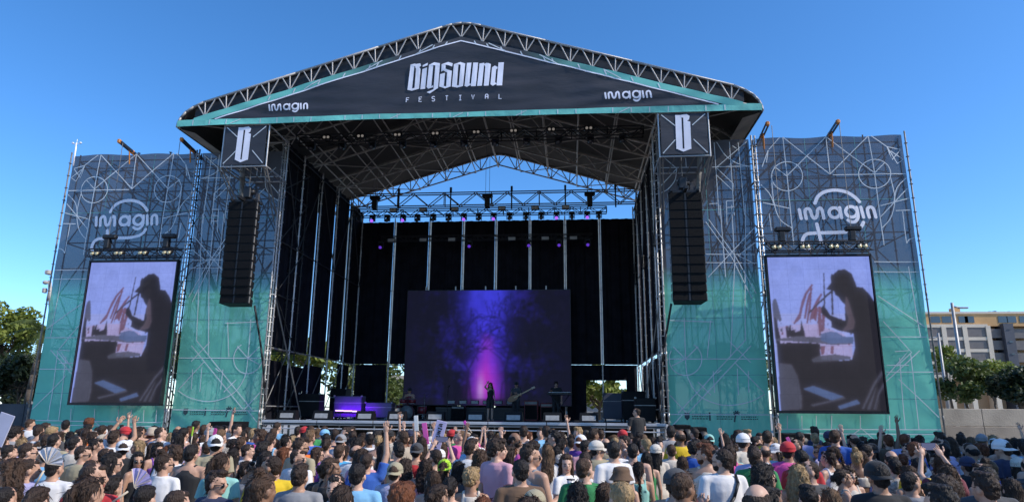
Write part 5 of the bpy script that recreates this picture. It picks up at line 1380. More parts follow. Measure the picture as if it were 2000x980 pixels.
def cap_mesh():
    b = MB(); b.smooth = True; rings = []
    for j in range(8):
        th = j/7*1.42; rr = math.cos(th-.02); rings.append([Vector((.097*rr*math.cos(a), -.018+.112*rr*math.sin(a), .022+.098*math.sin(th))) for a in [2*math.pi*i/20 for i in range(20)]])
    b.loft(rings)
    b.loft([[Vector((.097*math.cos(a), -.018+.112*math.sin(a), z)) for a in [2*math.pi*i/20 for i in range(20)]] for z in (-.012, .024)], caps=False)
    b.ell((0, -.018, .121), (.009, .009, .005), 8, 4)
    n = 11; vs = []
    for lay in (0, .006):
        for i in range(n):
            a = R(20+140*i/(n-1)); vs.append(Vector((.094*math.cos(a), -.018+.109*math.sin(a), .004+lay)))
        for i in range(n):
            a = R(20+140*i/(n-1)); vs.append(Vector((.088*math.cos(a), .005+.175*math.sin(a), -.004+lay-.018*abs(math.cos(a))-.012)))
    fs = []
    for i in range(n-1): fs += [(i, i+1, n+i+1, n+i), (2*n+i+1, 2*n+i, 3*n+i, 3*n+i+1), (n+i, n+i+1, 3*n+i+1, 3*n+i)]
    b.add(vs, fs); return b
def bucket_mesh(wide):
    b = MB(); rings = []
    w_ = .19 if wide else .145
    for rx, z in ((w_, -.03 if wide else -.045), (w_-.004, -.022 if wide else -.036), (.102, .02), (.098, .07), (.085, .105), (.04, .118)): rings.append([Vector((rx*math.cos(a), -.012+rx*1.1*math.sin(a), z+(.012*math.sin(2*a) if wide and rx > .15 else 0))) for a in [2*math.pi*i/22 for i in range(22)]])
    b.loft(rings, caps=True); return b
def glasses_mesh():
    b = MB()
    for s in (1, -1): b.ell((s*.034, .092, -.038), (.029, .008, .021), 12, 6); b.tube((s*.06, .085, -.03), (s*.079, -.01, -.028), .004, 5)
    b.tube((-.012, .098, -.034), (.012, .098, -.034), .004, 5); return b

SKINC = [(.56, .34, .245), (.49, .285, .195), (.40, .225, .145), (.24, .13, .08)]
SKIN = [mat(f'skin_tone_{"abcd"[i]}', c, .5, 0, .10, 6, .08, 120, spec=.4) for i, c in enumerate(SKINC)]
LIPS = [mat(f'lips_{"abcd"[i]}', (c[0]*.8, c[1]*.5, c[2]*.55), .4, 0, .08, 9) for i, c in enumerate(SKINC)]
BROW = mat('brows_and_eyes', (.02, .014, .011), .5)
def hairmat(name, c):
    return mat(name, c, .55, 0, .45, 30, .5, 90, spec=.3, stretch=(1, 1, .25))
HAIRC = {'black': (.015, .011, .010), 'dark brown': (.034, .020, .014), 'brown': (.055, .030, .018), 'light brown': (.13, .075, .04), 'blonde': (.30, .20, .10), 'auburn': (.12, .040, .016), 'grey': (.22, .21, .20)}
HAIR = {k: hairmat('hair_'+k.replace(' ', '_'), c) for k, c in HAIRC.items()}
CLOTH = {'white': (.72, .70, .69), 'cream': (.60, .54, .46), 'black': (.015, .015, .017), 'charcoal': (.055, .055, .06), 'grey': (.26, .26, .27), 'navy': (.022, .03, .075), 'blue': (.03, .11, .42), 'sky blue': (.20, .44, .66), 'cyan': (.06, .36, .62),
 'yellow': (.68, .46, .015), 'neon green': (.42, .70, .03), 'green': (.03, .22, .07), 'red': (.48, .025, .03), 'maroon': (.14, .02, .03), 'pink': (.62, .33, .38), 'hot pink': (.72, .09, .34), 'lavender': (.46, .42, .64), 'beige': (.44, .36, .27), 'khaki': (.36, .31, .20), 'orange': (.66, .15, .02), 'mint': (.26, .52, .46), 'brown': (.14, .08, .045), 'purple': (.17, .05, .33)}
FAB = {k: mat('cloth_'+k.replace(' ', '_'), c, .85, 0, .10, 5, .07, 30, sheen=.1) for k, c in CLOTH.items()}
def patterned(name, c1, c2, sc_=16):
    m = mat(name, c1, .85, 0, .5, sc_, .2, 30, col2=c2); return m
FAB['floral'] = patterned('cloth_floral', (.55, .52, .48), (.10, .09, .09), 30); FAB['striped lavender'] = patterned('cloth_lavender_pattern', (.6, .57, .66), (.36, .33, .52), 14)
DENIM = mat('blue_denim', (.06, .09, .16), .8, 0, .2, 6); DARKTR = mat('dark_trousers', (.02, .02, .024), .8); SHORTS = mat('beige_shorts', (.3, .25, .18), .8)
PHONE = mat('phone_black', (.01, .01, .012), .2); SHADES = mat('dark_lenses', (.008, .008, .01), .1, spec=.8)

_cache = {}
def body(g, pose, yaw, pitch):
    k = ('body', g, pose, yaw, pitch)
    if k not in _cache: _cache[k] = body_mesh(*k[1:])
    return _cache[k]
def cloth(g, pose, kind):
    k = ('top', g, pose if kind == 'tee' else 'stand', kind)
    if k not in _cache: me = shirt_mesh(*k[1:]); me.materials.append(BLACK); _cache[k] = me
    return _cache[k]
def trs(g, short):
    k = ('tr', g, short)
    if k not in _cache: me = trouser_mesh(g, short); me.materials.append(BLACK); _cache[k] = me
    return _cache[k]
def hair(kind):
    if ('h', kind) not in _cache: me = hair_mesh(kind); me.materials.append(BLACK); _cache[('h', kind)] = me
    return _cache[('h', kind)]
def hat(kind):
    if ('hat', kind) not in _cache: _cache[('hat', kind)] = (cap_mesh() if kind in ('cap', 'backcap') else bucket_mesh(kind == 'straw')).mesh('hat', BLACK)
    return _cache[('hat', kind)]
def gls():
    if 'gl' not in _cache: _cache['gl'] = glasses_mesh().mesh('sunglasses', SHADES)
    return _cache['gl']
def setm(o, *ms):
    for i, m in enumerate(ms): o.material_slots[i].link = 'OBJECT'; o.material_slots[i].material = m
POSEPH = {'right_up': 'with the right arm raised', 'left_up': 'with the left arm raised', 'film': 'filming with both hands raised', 'both_up': 'with both arms up', 'cup': 'holding out a cup', 'head_hand': 'with a hand on the head', 'phone': 'holding a phone', 'wave': 'waving one arm', 'folded': '', 'stand': '', 'drum': ''}
TOPN = {'tee': 'T-shirt', 'tank': 'tank top', 'crop': 'crop top'}
HAIRPH = {'short': 'short {} hair', 'crop': 'cropped {} hair', 'curly': 'curly {} hair', 'quiff': 'thick {} hair', 'long': 'long straight {} hair', 'wavy': 'long wavy {} hair', 'bob': '{} bob', 'ponytail': '{} ponytail', 'bun': '{} top bun', 'low_bun': '{} hair in a low bun', 'braid': 'long {} braid', 'thinning': 'thinning {} hair'}
PEOPLE = []
def person(X, Y, H, g='m', pose='stand', body_yaw=0, yaw=0, pitch=0, hk='short', hc='black', top='tee', tc='white', skin=0, hat_=None, hatc='black', glasses=False, beard=False, Z=0, short=False, extra='', label=None, trm=None, width=1.0, group='people in the crowd'):
    s_ = H/1.705; root_m = Matrix.Translation((X, Y, Z)) @ Matrix.Rotation(R(body_yaw), 4, 'Z') @ Matrix.Diagonal((s_*width, s_*width, s_, 1))
    o = obj('person', body(g, pose, yaw, pitch), None, root_m); setm(o, SKIN[skin], BROW, LIPS[skin])
    Rh = Matrix.Rotation(R(yaw), 4, 'Z') @ Matrix.Rotation(R(pitch), 4, 'X')
    Mh = root_m @ Matrix.Translation(PIV) @ Rh @ Matrix.Translation(HEADC-PIV)
    def part(name, me, m, mm): q = obj(name, me, o, mm); setm(q, m); return q
    part({'tee': 'shirt', 'tank': 'tank_top', 'crop': 'crop_top'}[top], cloth(g, pose, top), FAB[tc], root_m)
    part('trousers' if not short else 'shorts', trs(g, short), trm or (SHORTS if short else (DENIM if (X*7) % 2 > 1 else DARKTR)), root_m)
    if hk != 'bald': part('hair', hair(hk), HAIR[hc], Mh @ Matrix.Scale(.965, 4))
    if beard: part('beard', hair('beard'), HAIR[hc], Mh)
    if hat_: part('hat' if hat_ in ('bucket', 'straw') else 'cap', hat(hat_), FAB[hatc], Mh @ (Matrix.Rotation(math.pi, 4, 'Z') if hat_ == 'backcap' else I4) @ Matrix.Diagonal((1.03, 1.03, 1.03, 1)))
    if glasses: obj('sunglasses', gls(), o, Mh)
    # label
    if label is None:
        hats = {'cap': f'{hatc} cap', 'backcap': f'{hatc} cap worn backwards', 'bucket': f'{hatc} bucket hat', 'straw': f'{hatc} brimmed hat'}
        hp = hats[hat_] if hat_ else HAIRPH.get(hk, 'shaved head').format(hc)
        label = f'person with {hp} in {tc} {TOPN[top]}'
        if glasses: label += ' and sunglasses'
        if beard: label += ', bearded'
        if POSEPH[pose]: label += ' '+POSEPH[pose]
    tag(o, label, 'person', group)
    PEOPLE.append(o); o_info[o.name] = (X, Y, H)
    return o
o_info = {}
def wrist(o, g, pose, side=1):
    for s, k, S, e, w_ in arm_pts(g, pose):
        if s == side: return WM[o.name] @ (w_+(w_-e).normalized()*.07)
# ================================================================== the band
def on_stage(xp, ytop, Y, **k):
    p = at(xp, ytop, Y=Y); H = p.z-ZD
    return person(p.x, Y, H, Z=ZD, group='people on the stage', **k)
singer = on_stage(958, 747, 6.0, g='f', pose='head_hand', body_yaw=-150, yaw=-35, pitch=0, hk='wavy', hc='auburn', top='tank', tc='black', short=True, trm=DARKTR, skin=0, label='singer with long reddish hair in a short black outfit before the glowing backdrop')
bass = on_stage(1008, 746, 6.0, g='m', pose='folded', body_yaw=160, yaw=0, hk='short', hc='black', top='tee', tc='charcoal', hat_='cap', hatc='black', trm=DARKTR, skin=1, label='bass player in dark clothes and cap right of the singer')
keysp = on_stage(1086, 745, 6.3, g='m', pose='cup', body_yaw=180, hk='curly', hc='black', top='tee', tc='black', trm=DARKTR, skin=1, label='keyboard player in black standing behind the keyboard')
drummer = person(-3.42, 7.05, 1.72, g='m', pose='drum', body_yaw=180, hk='short', hc='black', top='tank', tc='maroon', hat_='cap', hatc='black', Z=ZD-.36, short='sit', trm=DARKTR, skin=1, label='drummer in dark red sitting behind the drum kit', group='people on the stage')
st_ = thing('drum_stool', 'round black stool under the drummer', 'stool', (-3.42, 7.05, ZD)); b = MB(); b.tube((-3.42, 7.05, ZD+.36), (-3.42, 7.05, ZD+.44), .17, 14); b.build('seat', BLACK, st_); tube('leg', (-3.42, 7.05, ZD), (-3.42, 7.05, ZD+.37), .025, STEELD, st_)
# bass guitar
bp_ = WM[bass.name].translation; gt = thing('bass_guitar', 'pale necked bass guitar held across the bass player', 'guitar', (bp_.x, bp_.y-.2, ZD+1.0))
c0 = Vector((bp_.x-.12, bp_.y-.20, ZD+.92)); c1 = at(1037, 759, Y=bp_.y-.22); d = (c1-c0).normalized(); nrm = Vector((0, -1, 0)); sdv = d.cross(nrm).normalized()
b = MB(); out = []
for k in range(20):
    a = 2*math.pi*k/20; rr = .17+.03*math.cos(2*a); out.append(c0+d*rr*math.cos(a)*1.2+sdv*rr*.85*math.sin(a))
b.poly(out, th=Vector((0, .045, 0))); b.build('body', mat('sunburst_wood', (.22, .10, .04), .3), gt)
b = MB(); b.box((c0+c1)/2+Vector((0, -.02, 0))+d*.06, (.05, .025, (c1-c0).length), Matrix((sdv, nrm, d)).transposed()); b.build('neck', mat('maple_neck', (.45, .30, .16), .4), gt)
b = MB(); b.box(c1+d*.1+Vector((0, -.02, 0)), (.08, .025, .16), Matrix((sdv, nrm, d)).transposed()); b.build('headstock', mat('pale_headstock', (.55, .42, .30), .4), gt)
# crew at the right stage corner
p = at(1243, 797, Y=-1.4)
pit = person(p.x, -1.4, 1.80, g='m', pose='folded', body_yaw=25, yaw=35, hk='crop', hc='dark brown', top='tee', tc='black', Z=p.z-1.80, trm=SHORTS, skin=0, label='photographer in a black T-shirt standing raised at the right stage corner', group='crew by the stage', width=1.08)
cr = thing('camera_platform', 'low dark platform under the photographer at the right stage corner', 'platform', (p.x, -1.4, 0)); b = MB(); b.bbox((p.x, -1.4, (p.z-1.8)/2+.1), (1.0, .9, max(.1, p.z-1.8-.2)), .02); b.build('frame', CAB, cr); b = MB(); b.bbox((p.x, -1.4, p.z-1.8-.05), (1.06, .95, .09), .01); b.build('top', DECK, cr)
p = at(1722, 842, Y=-6.3); guard = person(p.x, -6.3, max(1.6, min(1.95, p.z)), g='m', pose='stand', body_yaw=-120, yaw=-35, hk='short', hc='black', top='tee', tc='orange', skin=1, Z=max(0, p.z-1.95), label='steward in an orange shirt under the right video screen', group='crew by the stage')

# ================================================================== the crowd, the ones one can make out
FRONT = [  # px of head top, head width px, sex, pose, body yaw, head yaw, hair, colour, top, colour, hat, hat colour, sunglasses, beard
 (111,890,38,'m','stand',0,0,'crop','black','tee','white',None,'',0,0), (62,893,38,'m','stand',-10,-35,'short','dark brown','tee','lavender',None,'',0,0), (22,905,37,'m','stand',0,-35,'short','black','tee','charcoal',None,'',0,0), (16,946,38,'m','stand',0,0,'crop','black','tee','navy',None,'',0,0),
 (324,882,36,'f','stand',0,-35,'bun','dark brown','tee','white',None,'',1,0), (376,866,32,'m','stand',0,0,'short','black','tank','black',None,'',0,0), (288,943,50,'m','stand',0,0,'short','black','tee','charcoal',None,'',0,0), (350,953,46,'m','stand',0,-35,'short','dark brown','tee','navy',None,'',0,0),
 (172,922,42,'f','stand',0,0,'long','brown','tank','black',None,'',0,0), (222,928,42,'m','stand',0,0,'quiff','black','tee','charcoal',None,'',0,0), (180,895,30,'m','stand',0,0,'crop','dark brown','tank','black',None,'',0,0), (166,867,30,'m','folded',0,-70,'short','dark brown','tee','khaki',None,'',1,0),
 (210,873,29,'m','stand',0,-70,'short','dark brown','tee','black',None,'',0,0), (140,855,23,'m','folded',0,0,'quiff','black','tee','lavender',None,'',0,0), (166,843,18,'m','stand',0,0,'crop','brown','tee','pink','cap','cyan',0,0), (202,836,18,'m','stand',-120,-35,'crop','brown','tee','grey','cap','white',1,0),
 (248,833,20,'m','stand',-60,-35,'crop','black','tee','hot pink','cap','red',0,0), (243,860,27,'m','stand',0,35,'crop','dark brown','tee','black','backcap','white',0,0), (268,857,22,'f','stand',0,-35,'wavy','brown','tank','white','cap','white',0,0), (128,834,17,'f','stand',0,0,'long','blonde','tank','cream','bucket','beige',0,0),
 (272,880,30,'f','stand',-100,-35,'long','black','tank','black',None,'',1,0), (22,866,28,'m','stand',0,-35,'short','black','tank','neon green',None,'',0,0), (52,865,27,'m','stand',-20,-70,'short','brown','tee','purple',None,'',1,0), (88,855,20,'f','head_hand',0,0,'ponytail','dark brown','crop','white',None,'',0,0),
 (426,917,43,'m','stand',-20,-70,'quiff','dark brown','tee','navy',None,'',1,0), (486,897,33,'f','stand',-10,-70,'braid','dark brown','tank','grey',None,'',1,0), (532,887,38,'m','stand',20,70,'short','dark brown','tee','yellow',None,'',0,1), (500,932,44,'f','stand',0,0,'long','dark brown','tank','black',None,'',0,0),
 (588,905,42,'m','stand',0,0,'quiff','dark brown','tee','grey',None,'',0,0), (637,901,32,'m','stand',0,0,'crop','dark brown','tee','black',None,'',0,0), (664,865,28,'m','stand',0,0,'crop','brown','tee','cyan',None,'',0,0), (700,901,42,'m','stand',0,0,'short','black','tee','sky blue',None,'',0,0),
 (717,882,33,'m','right_up',0,0,'crop','dark brown','tee','blue',None,'',0,0), (772,903,35,'m','stand',0,0,'crop','brown','tee','striped lavender','backcap','khaki',0,0), (793,894,30,'f','stand',0,-35,'wavy','dark brown','tank','floral',None,'',0,0), (424,853,27,'m','stand',0,-35,'crop','brown','tee','striped lavender',None,'',0,0),
 (458,873,27,'f','stand',0,0,'long','black','tank','charcoal',None,'',0,0), (486,865,26,'m','stand',0,-70,'short','dark brown','tee','white',None,'',0,0), (520,877,33,'f','stand',0,0,'long','black','tank','brown',None,'',0,0), (556,871,27,'f','folded',0,-35,'long','auburn','crop','cream',None,'',0,0),
 (584,875,31,'m','stand',-20,-70,'crop','dark brown','tee','white',None,'',1,0), (622,871,26,'f','stand',-30,-35,'long','brown','tank','purple',None,'',1,0), (698,867,29,'m','stand',0,-35,'thinning','dark brown','tee','white',None,'',0,0), (666,848,22,'m','stand',0,0,'crop','brown','tee','white','backcap','grey',0,0),
 (636,838,18,'m','stand',0,-35,'crop','black','tee','charcoal','cap','sky blue',0,0), (814,865,27,'m','stand',0,0,'crop','black','tank','red','backcap','charcoal',0,0), (868,897,28,'f','stand',0,0,'ponytail','brown','tee','neon green','backcap','neon green',0,0), (922,911,39,'f','stand',0,-35,'curly','blonde','tank','cream',None,'',0,0),
 (972,855,33,'m','stand',-40,-35,'curly','dark brown','tee','pink',None,'',0,0), (1037,865,37,'m','cup',-45,-35,'quiff','dark brown','tank','grey',None,'',1,0), (1070,867,28,'f','stand',0,0,'long','light brown','tee','white',None,'',0,0), (1096,887,28,'f','stand',0,-35,'long','dark brown','tank','maroon','cap','cream',0,0),
 (1142,879,31,'m','stand',0,0,'crop','dark brown','tank','white',None,'',0,0), (1128,939,44,'f','stand',0,0,'wavy','black','tank','brown',None,'',0,0), (1182,939,38,'f','stand',0,-35,'long','brown','tank','pink',None,'',0,0), (1044,957,41,'m','stand',0,0,'crop','brown','tee','cream','backcap','khaki',0,0),
 (944,966,44,'f','stand',0,0,'long','auburn','tank','black',None,'',0,0), (858,941,36,'f','stand',0,-35,'low_bun','dark brown','tank','lavender',None,'',0,0), (880,927,28,'f','stand',0,0,'low_bun','black','crop','cream',None,'',0,0), (896,899,26,'f','stand',0,0,'bob','black','tank','charcoal',None,'',0,0),
 (846,916,30,'f','stand',0,35,'long','brown','crop','brown',None,'',0,0), (832,896,27,'f','stand',0,0,'wavy','dark brown','crop','pink',None,'',0,0), (860,877,22,'m','stand',0,0,'crop','grey','tee','cream','cap','white',0,0), (882,852,18,'f','stand',0,0,'long','dark brown','tank','black','cap','hot pink',0,0),
 (914,857,18,'f','both_up',0,0,'long','brown','crop','hot pink','cap','hot pink',0,0), (930,863,17,'f','right_up',0,0,'ponytail','brown','crop','navy','cap','hot pink',0,0), (1000,871,26,'f','stand',0,-35,'long','auburn','tank','cream',None,'',0,0), (1006,861,21,'m','stand',0,0,'crop','black','tee','cream','backcap','charcoal',0,0),
 (953,880,27,'m','right_up',0,0,'short','black','tank','white',None,'',0,0), (1322,915,46,'m','phone',-30,-35,'short','dark brown','tank','white','cap','charcoal',0,0), (1408,873,38,'m','stand',15,35,'short','dark brown','tee','white',None,'',1,1), (1492,903,44,'f','stand',-120,35,'wavy','black','tank','floral',None,'',1,0),
 (1470,867,30,'m','stand',0,0,'short','dark brown','tee','lavender',None,'',0,0), (1578,897,37,'m','stand',20,70,'crop','dark brown','tee','charcoal',None,'',0,1), (1576,946,48,'m','stand',0,0,'quiff','black','tee','charcoal',None,'',0,0), (1246,899,31,'f','stand',0,0,'braid','black','tank','mint',None,'',0,0),
 (1214,911,30,'f','stand',0,-70,'bob','brown','tank','cream','bucket','brown',0,0), (1310,865,25,'m','stand',0,0,'crop','brown','tee','cream',None,'',0,0), (1276,869,22,'m','stand',0,0,'crop','brown','tee','green','backcap','white',0,0), (1262,881,27,'f','stand',0,0,'long','black','tank','green',None,'',0,0),
 (1332,889,26,'f','stand',0,0,'long','brown','tank','black',None,'',0,0), (1646,913,35,'f','folded',-100,0,'low_bun','dark brown','tank','floral',None,'',0,0), (1712,901,46,'m','stand',0,0,'short','black','tee','black','backcap','black',0,0), (1776,917,41,'m','stand',-30,-35,'crop','black','tee','grey',None,'',0,0),
 (1790,891,33,'m','stand',0,0,'short','black','tee','yellow',None,'',0,0), (1846,905,38,'f','film',0,0,'wavy','brown','tee','maroon',None,'',0,0), (1920,907,46,'m','stand',0,0,'short','black','tee','charcoal',None,'',0,0), (1886,891,30,'m','stand',0,0,'crop','black','tee','black','cap','navy',0,0),
 (1970,931,42,'f','stand',0,0,'long','dark brown','tank','brown',None,'',0,0), (1940,856,20,'m','stand',0,-35,'crop','black','tee','charcoal','cap','white',0,0), (1954,872,26,'m','stand',0,0,'short','black','tee','red',None,'',0,0), (1794,848,20,'m','stand',0,0,'short','black','tee','black',None,'',0,0),
 (1620,951,45,'f','stand',0,0,'long','light brown','tank','grey',None,'',0,0), (1744,893,32,'m','stand',0,0,'short','black','tee','floral',None,'',0,0), (1568,880,25,'m','stand',0,0,'short','dark brown','tee','white',None,'',0,0), (1395,868,20,'f','right_up',0,0,'long','black','crop','pink',None,'',0,0),
 (1545,862,22,'f','left_up',0,0,'long','light brown','tank','pink',None,'',0,0), (1385,848,20,'m','stand',0,0,'crop','black','tee','white','backcap','mint',0,0), (1680,878,27,'f','stand',0,0,'long','brown','tank','lavender',None,'',0,0), (1692,868,24,'m','stand',0,35,'short','dark brown','tee','maroon',None,'',0,0),
 (745,868,24,'m','stand',0,0,'short','dark brown','tee','grey',None,'',0,0), (815,850,20,'f','both_up',0,0,'long','dark brown','crop','white',None,'',0,0), (838,862,22,'f','right_up',0,0,'wavy','brown','crop','neon green','cap','white',0,0), (855,884,24,'m','film',0,0,'crop','dark brown','tee','black',None,'',0,0),
 (1200,868,24,'m','head_hand',0,0,'short','black','tee','grey',None,'',0,0), (1160,860,22,'f','stand',0,0,'bun','brown','tank','white',None,'',0,0), (1355,858,21,'m','stand',0,0,'short','black','tee','mint',None,'',0,0), (1440,858,22,'m','stand',0,0,'short','black','tee','white',None,'',0,0),
 (398,850,20,'f','stand',0,0,'long','brown','tank','yellow',None,'',0,0), (382,862,23,'f','right_up',0,-35,'ponytail','dark brown','tank','orange',None,'',0,0)]
rd = random.Random(11)
taken = []
def at_px(xp, yp, w_):
    D = F_PX*.208/w_; p = at(xp, yp, D=D); H = p.z-.012
    if not 1.51 <= H <= 1.90:
        H = min(max(H, 1.51), 1.90); p = at(xp, yp, Z=H+.012)
    return p.x, p.y, H
for (xp, yp, w_, g, pose, by, yw, hk, hc, top, tc, ht, htc, gl, bd_) in FRONT:
    X, Y, H = at_px(xp, yp, w_)
    if Y > -6.7: Y = -6.75
    o = person(X, Y, H, g, pose, by, yw, 0, hk, hc, top, tc, rd.choice((0, 0, 0, 1, 1, 2)), ht, htc or 'black', bool(gl), bool(bd_), width=1.04 if g == 'm' else 1.0)
    taken.append((X, Y))
    if pose == 'film':
        a = wrist(o, g, pose, 1); c = wrist(o, g, pose, -1); m_ = (a+c)/2+Vector((0, .02, .04))
        ph = thing('phone', f'phone held up by the filming person in {tc} top', 'phone', m_); b = MB(); b.bbox(m_, ((a-c).length*.95, .012, .085), .005); b.build('case', PHONE, ph)
        b = MB(); b.box(m_+Vector((0, -.0072, 0)), ((a-c).length*.88, .002, .074)); b.build('screen', emis('phone_screen', srgb(90, 96, 130)), ph)
    if pose == 'cup':
        a = wrist(o, g, pose, 1); cp = thing('plastic_cup', 'clear plastic cup held by the person in a grey tank top', 'cup', a); b = MB(); b.tube(a+Vector((0, .03, -.05)), a+Vector((0, .03, .09)), .032, 12, .042); b.build('cup', mat('cloudy_plastic', (.7, .7, .72), .3), cp); b = MB(); b.tube(a+Vector((0, .03, .085)), a+Vector((0, .03, .095)), .046, 12); b.build('lid', mat('dark_lid', (.05, .05, .05), .4), cp)
    if tc == 'white' and bd_:
        b = MB(); m4 = WM[o.name]; pts = [m4 @ Vector(q) for q in ((.10, -.07, 1.455), (.09, -.135, 1.38), (.03, -.155, 1.25), (-.06, -.150, 1.12), (-.14, -.11, 1.0))]
        b.path(pts, .016, 6); bg_ = thing('shoulder_bag', 'black shoulder strap bag across the back of the bearded person in white', 'bag', m4.translation); b.build('strap', BLACK, bg_); b = MB(); b.bbox(m4 @ Vector((-.2, -.04, .95)), (.1, .22, .18), .03); b.build('pouch', BLACK, bg_)

# fill the rest of the square
cand = []
def dmin(p, q): return (p[0]-q[0])**2+(p[1]-q[1])**2
tries = 0; cell = {}
def near(x, y, r):
    i, j = int(x//1), int(y//1)
    for a in (-1, 0, 1):
        for c in (-1, 0, 1):
            for q in cell.get((i+a, j+c), ()):
                if dmin((x, y), q) < r*r: return True
    return False
for q in taken: cell.setdefault((int(q[0]//1), int(q[1]//1)), []).append(q)
while tries < 14000:
    tries += 1
    Y = rd.uniform(-18.2, -6.7); D = Y+23
    X = 3.75-.0875*D+rd.uniform(-.83, .83)*D
    if D < 8.2 and rd.random() < .93: continue
    if abs(X) > 15.8 and False: continue
    if near(X, Y, .44 if D > 11 else .56): continue
    cand.append((X, Y)); cell.setdefault((int(X//1), int(Y//1)), []).append((X, Y))
cand = [q for q in cand if -40 < px((q[0], q[1], 1.7))[0] < 2040 and px((q[0], q[1], 1.7))[1] < 985]
cand.sort(key=lambda q: q[1])
MALE_H = ['short']*4+['crop']*4+['curly', 'quiff', 'quiff', 'thinning']; FEM_H = ['long']*4+['wavy', 'ponytail', 'ponytail', 'bun', 'bob', 'low_bun', 'wavy', 'braid']
HC = ['black']*5+['dark brown']*6+['brown']*3+['light brown', 'blonde', 'auburn']
TC = ['white']*8+['cream', 'cream', 'grey', 'lavender', 'sky blue']+[ 'black', 'black', 'charcoal', 'cream', 'grey', 'navy', 'sky blue', 'pink', 'hot pink', 'red', 'mint', 'beige', 'green', 'yellow', 'lavender', 'blue', 'maroon', 'purple', 'floral', 'khaki', 'brown', 'orange']
HATC = ['white', 'black', 'cream', 'hot pink', 'navy', 'grey', 'red', 'khaki', 'beige']
def rand_person(rd):
    g = rd.choice('mf'); u = rd.random()
    pose = 'stand' if u < .64 else 'folded' if u < .80 else 'phone' if u < .95 else rd.choice(['right_up', 'left_up', 'film', 'both_up', 'head_hand', 'wave', 'cup'])
    yaw = rd.choice([0, 0, 0, 35, -35, -35, 70, -70]) if pose in ('stand', 'folded') else rd.choice([0, -35]) if pose in ('phone', 'right_up') else 0
    ht = rd.choice(['cap', 'backcap', 'cap', 'backcap', 'cap', 'bucket']) if rd.random() < .11 else None
    top = rd.choice(['tee', 'tee', 'tee', 'tank']) if g == 'm' else rd.choice(['tee', 'tank', 'tank', 'crop'])
    return dict(g=g, pose=pose, body_yaw=rd.gauss(0, 22) if rd.random() < .9 else rd.uniform(90, 270), yaw=yaw, hk=rd.choice(MALE_H if g == 'm' else FEM_H) if not (ht and g == 'm') else 'crop', hc=rd.choice(HC), top=top, tc=rd.choice(TC),
        skin=rd.choice((0, 0, 0, 0, 1, 1, 1, 2, 3)), hat_=ht, hatc=rd.choice(HATC), glasses=rd.random() < .2, beard=(g == 'm' and rd.random() < .2)), (rd.gauss(1.72, .06) if g == 'm' else rd.gauss(1.62, .055))
NIND = 300-len(FRONT)
for X, Y in cand[:NIND]:
    kw, H = rand_person(rd)
    if Y < -14.5: kw['hat_'] = None; kw['pose'] = 'stand'; H = min(H, 1.68)
    person(X, Y, H, width=1.03 if kw['g'] == 'm' else .99, **kw)

# the farthest ones, too many to tell apart, as one mass
_low = {}
def low(me, ratio):
    if me.name in _low: return _low[me.name]
    o = bpy.data.objects.new('tmp', me); TMP.collection.objects.link(o); md = o.modifiers.new('d', 'DECIMATE'); md.ratio = ratio
    q = evaluated(o); bpy.data.objects.remove(o)
    res = ([v.co.copy() for v in q.vertices], [tuple(p.vertices) for p in q.polygons]); bpy.data.meshes.remove(q); _low[me.name] = res; return res
cb = MB(); cb.smooth = True; cm = []
def addlow(me, ratio, M4, m):
    v, f = low(me, ratio)
    if m not in cm: cm.append(m)
    cb.mi = cm.index(m); cb.add([M4 @ c for c in v], f)
LOWP = ['stand']*14+['folded']*5+['right_up']
for X, Y in cand[NIND:]:
    kw, H = rand_person(rd); g = kw['g']; s_ = H/1.705; pose = rd.choice(LOWP); yw = rd.choice((0, -35)) if pose == 'stand' else 0
    M4 = Matrix.Translation((X, Y, 0)) @ Matrix.Rotation(R(kw['body_yaw']), 4, 'Z') @ Matrix.Scale(s_, 4)
    Mh = M4 @ Matrix.Translation(PIV) @ Matrix.Rotation(R(yw), 4, 'Z') @ Matrix.Translation(HEADC-PIV)
    addlow(body(g, pose, yw, 0), .055, M4, SKIN[kw['skin']]); addlow(cloth(g, pose, kw['top']), .07, M4, FAB[kw['tc']]); addlow(trs(g, False), .05, M4, DARKTR); addlow(hair(kw['hk']), .12, Mh, HAIR[kw['hc']])
    if kw['hat_']: addlow(hat(kw['hat_']), .6, Mh @ Matrix.Scale(1.03, 4), FAB[kw['hatc']])
co = cb.build('crowd', cm); tag(co, 'dense far rows of the audience packed against the stage front', 'crowd', kind='stuff')
print('people', len(PEOPLE), 'crowd', len(cand)-NIND, 'unique bodies', len([k for k in _cache if k[0] == 'body']))

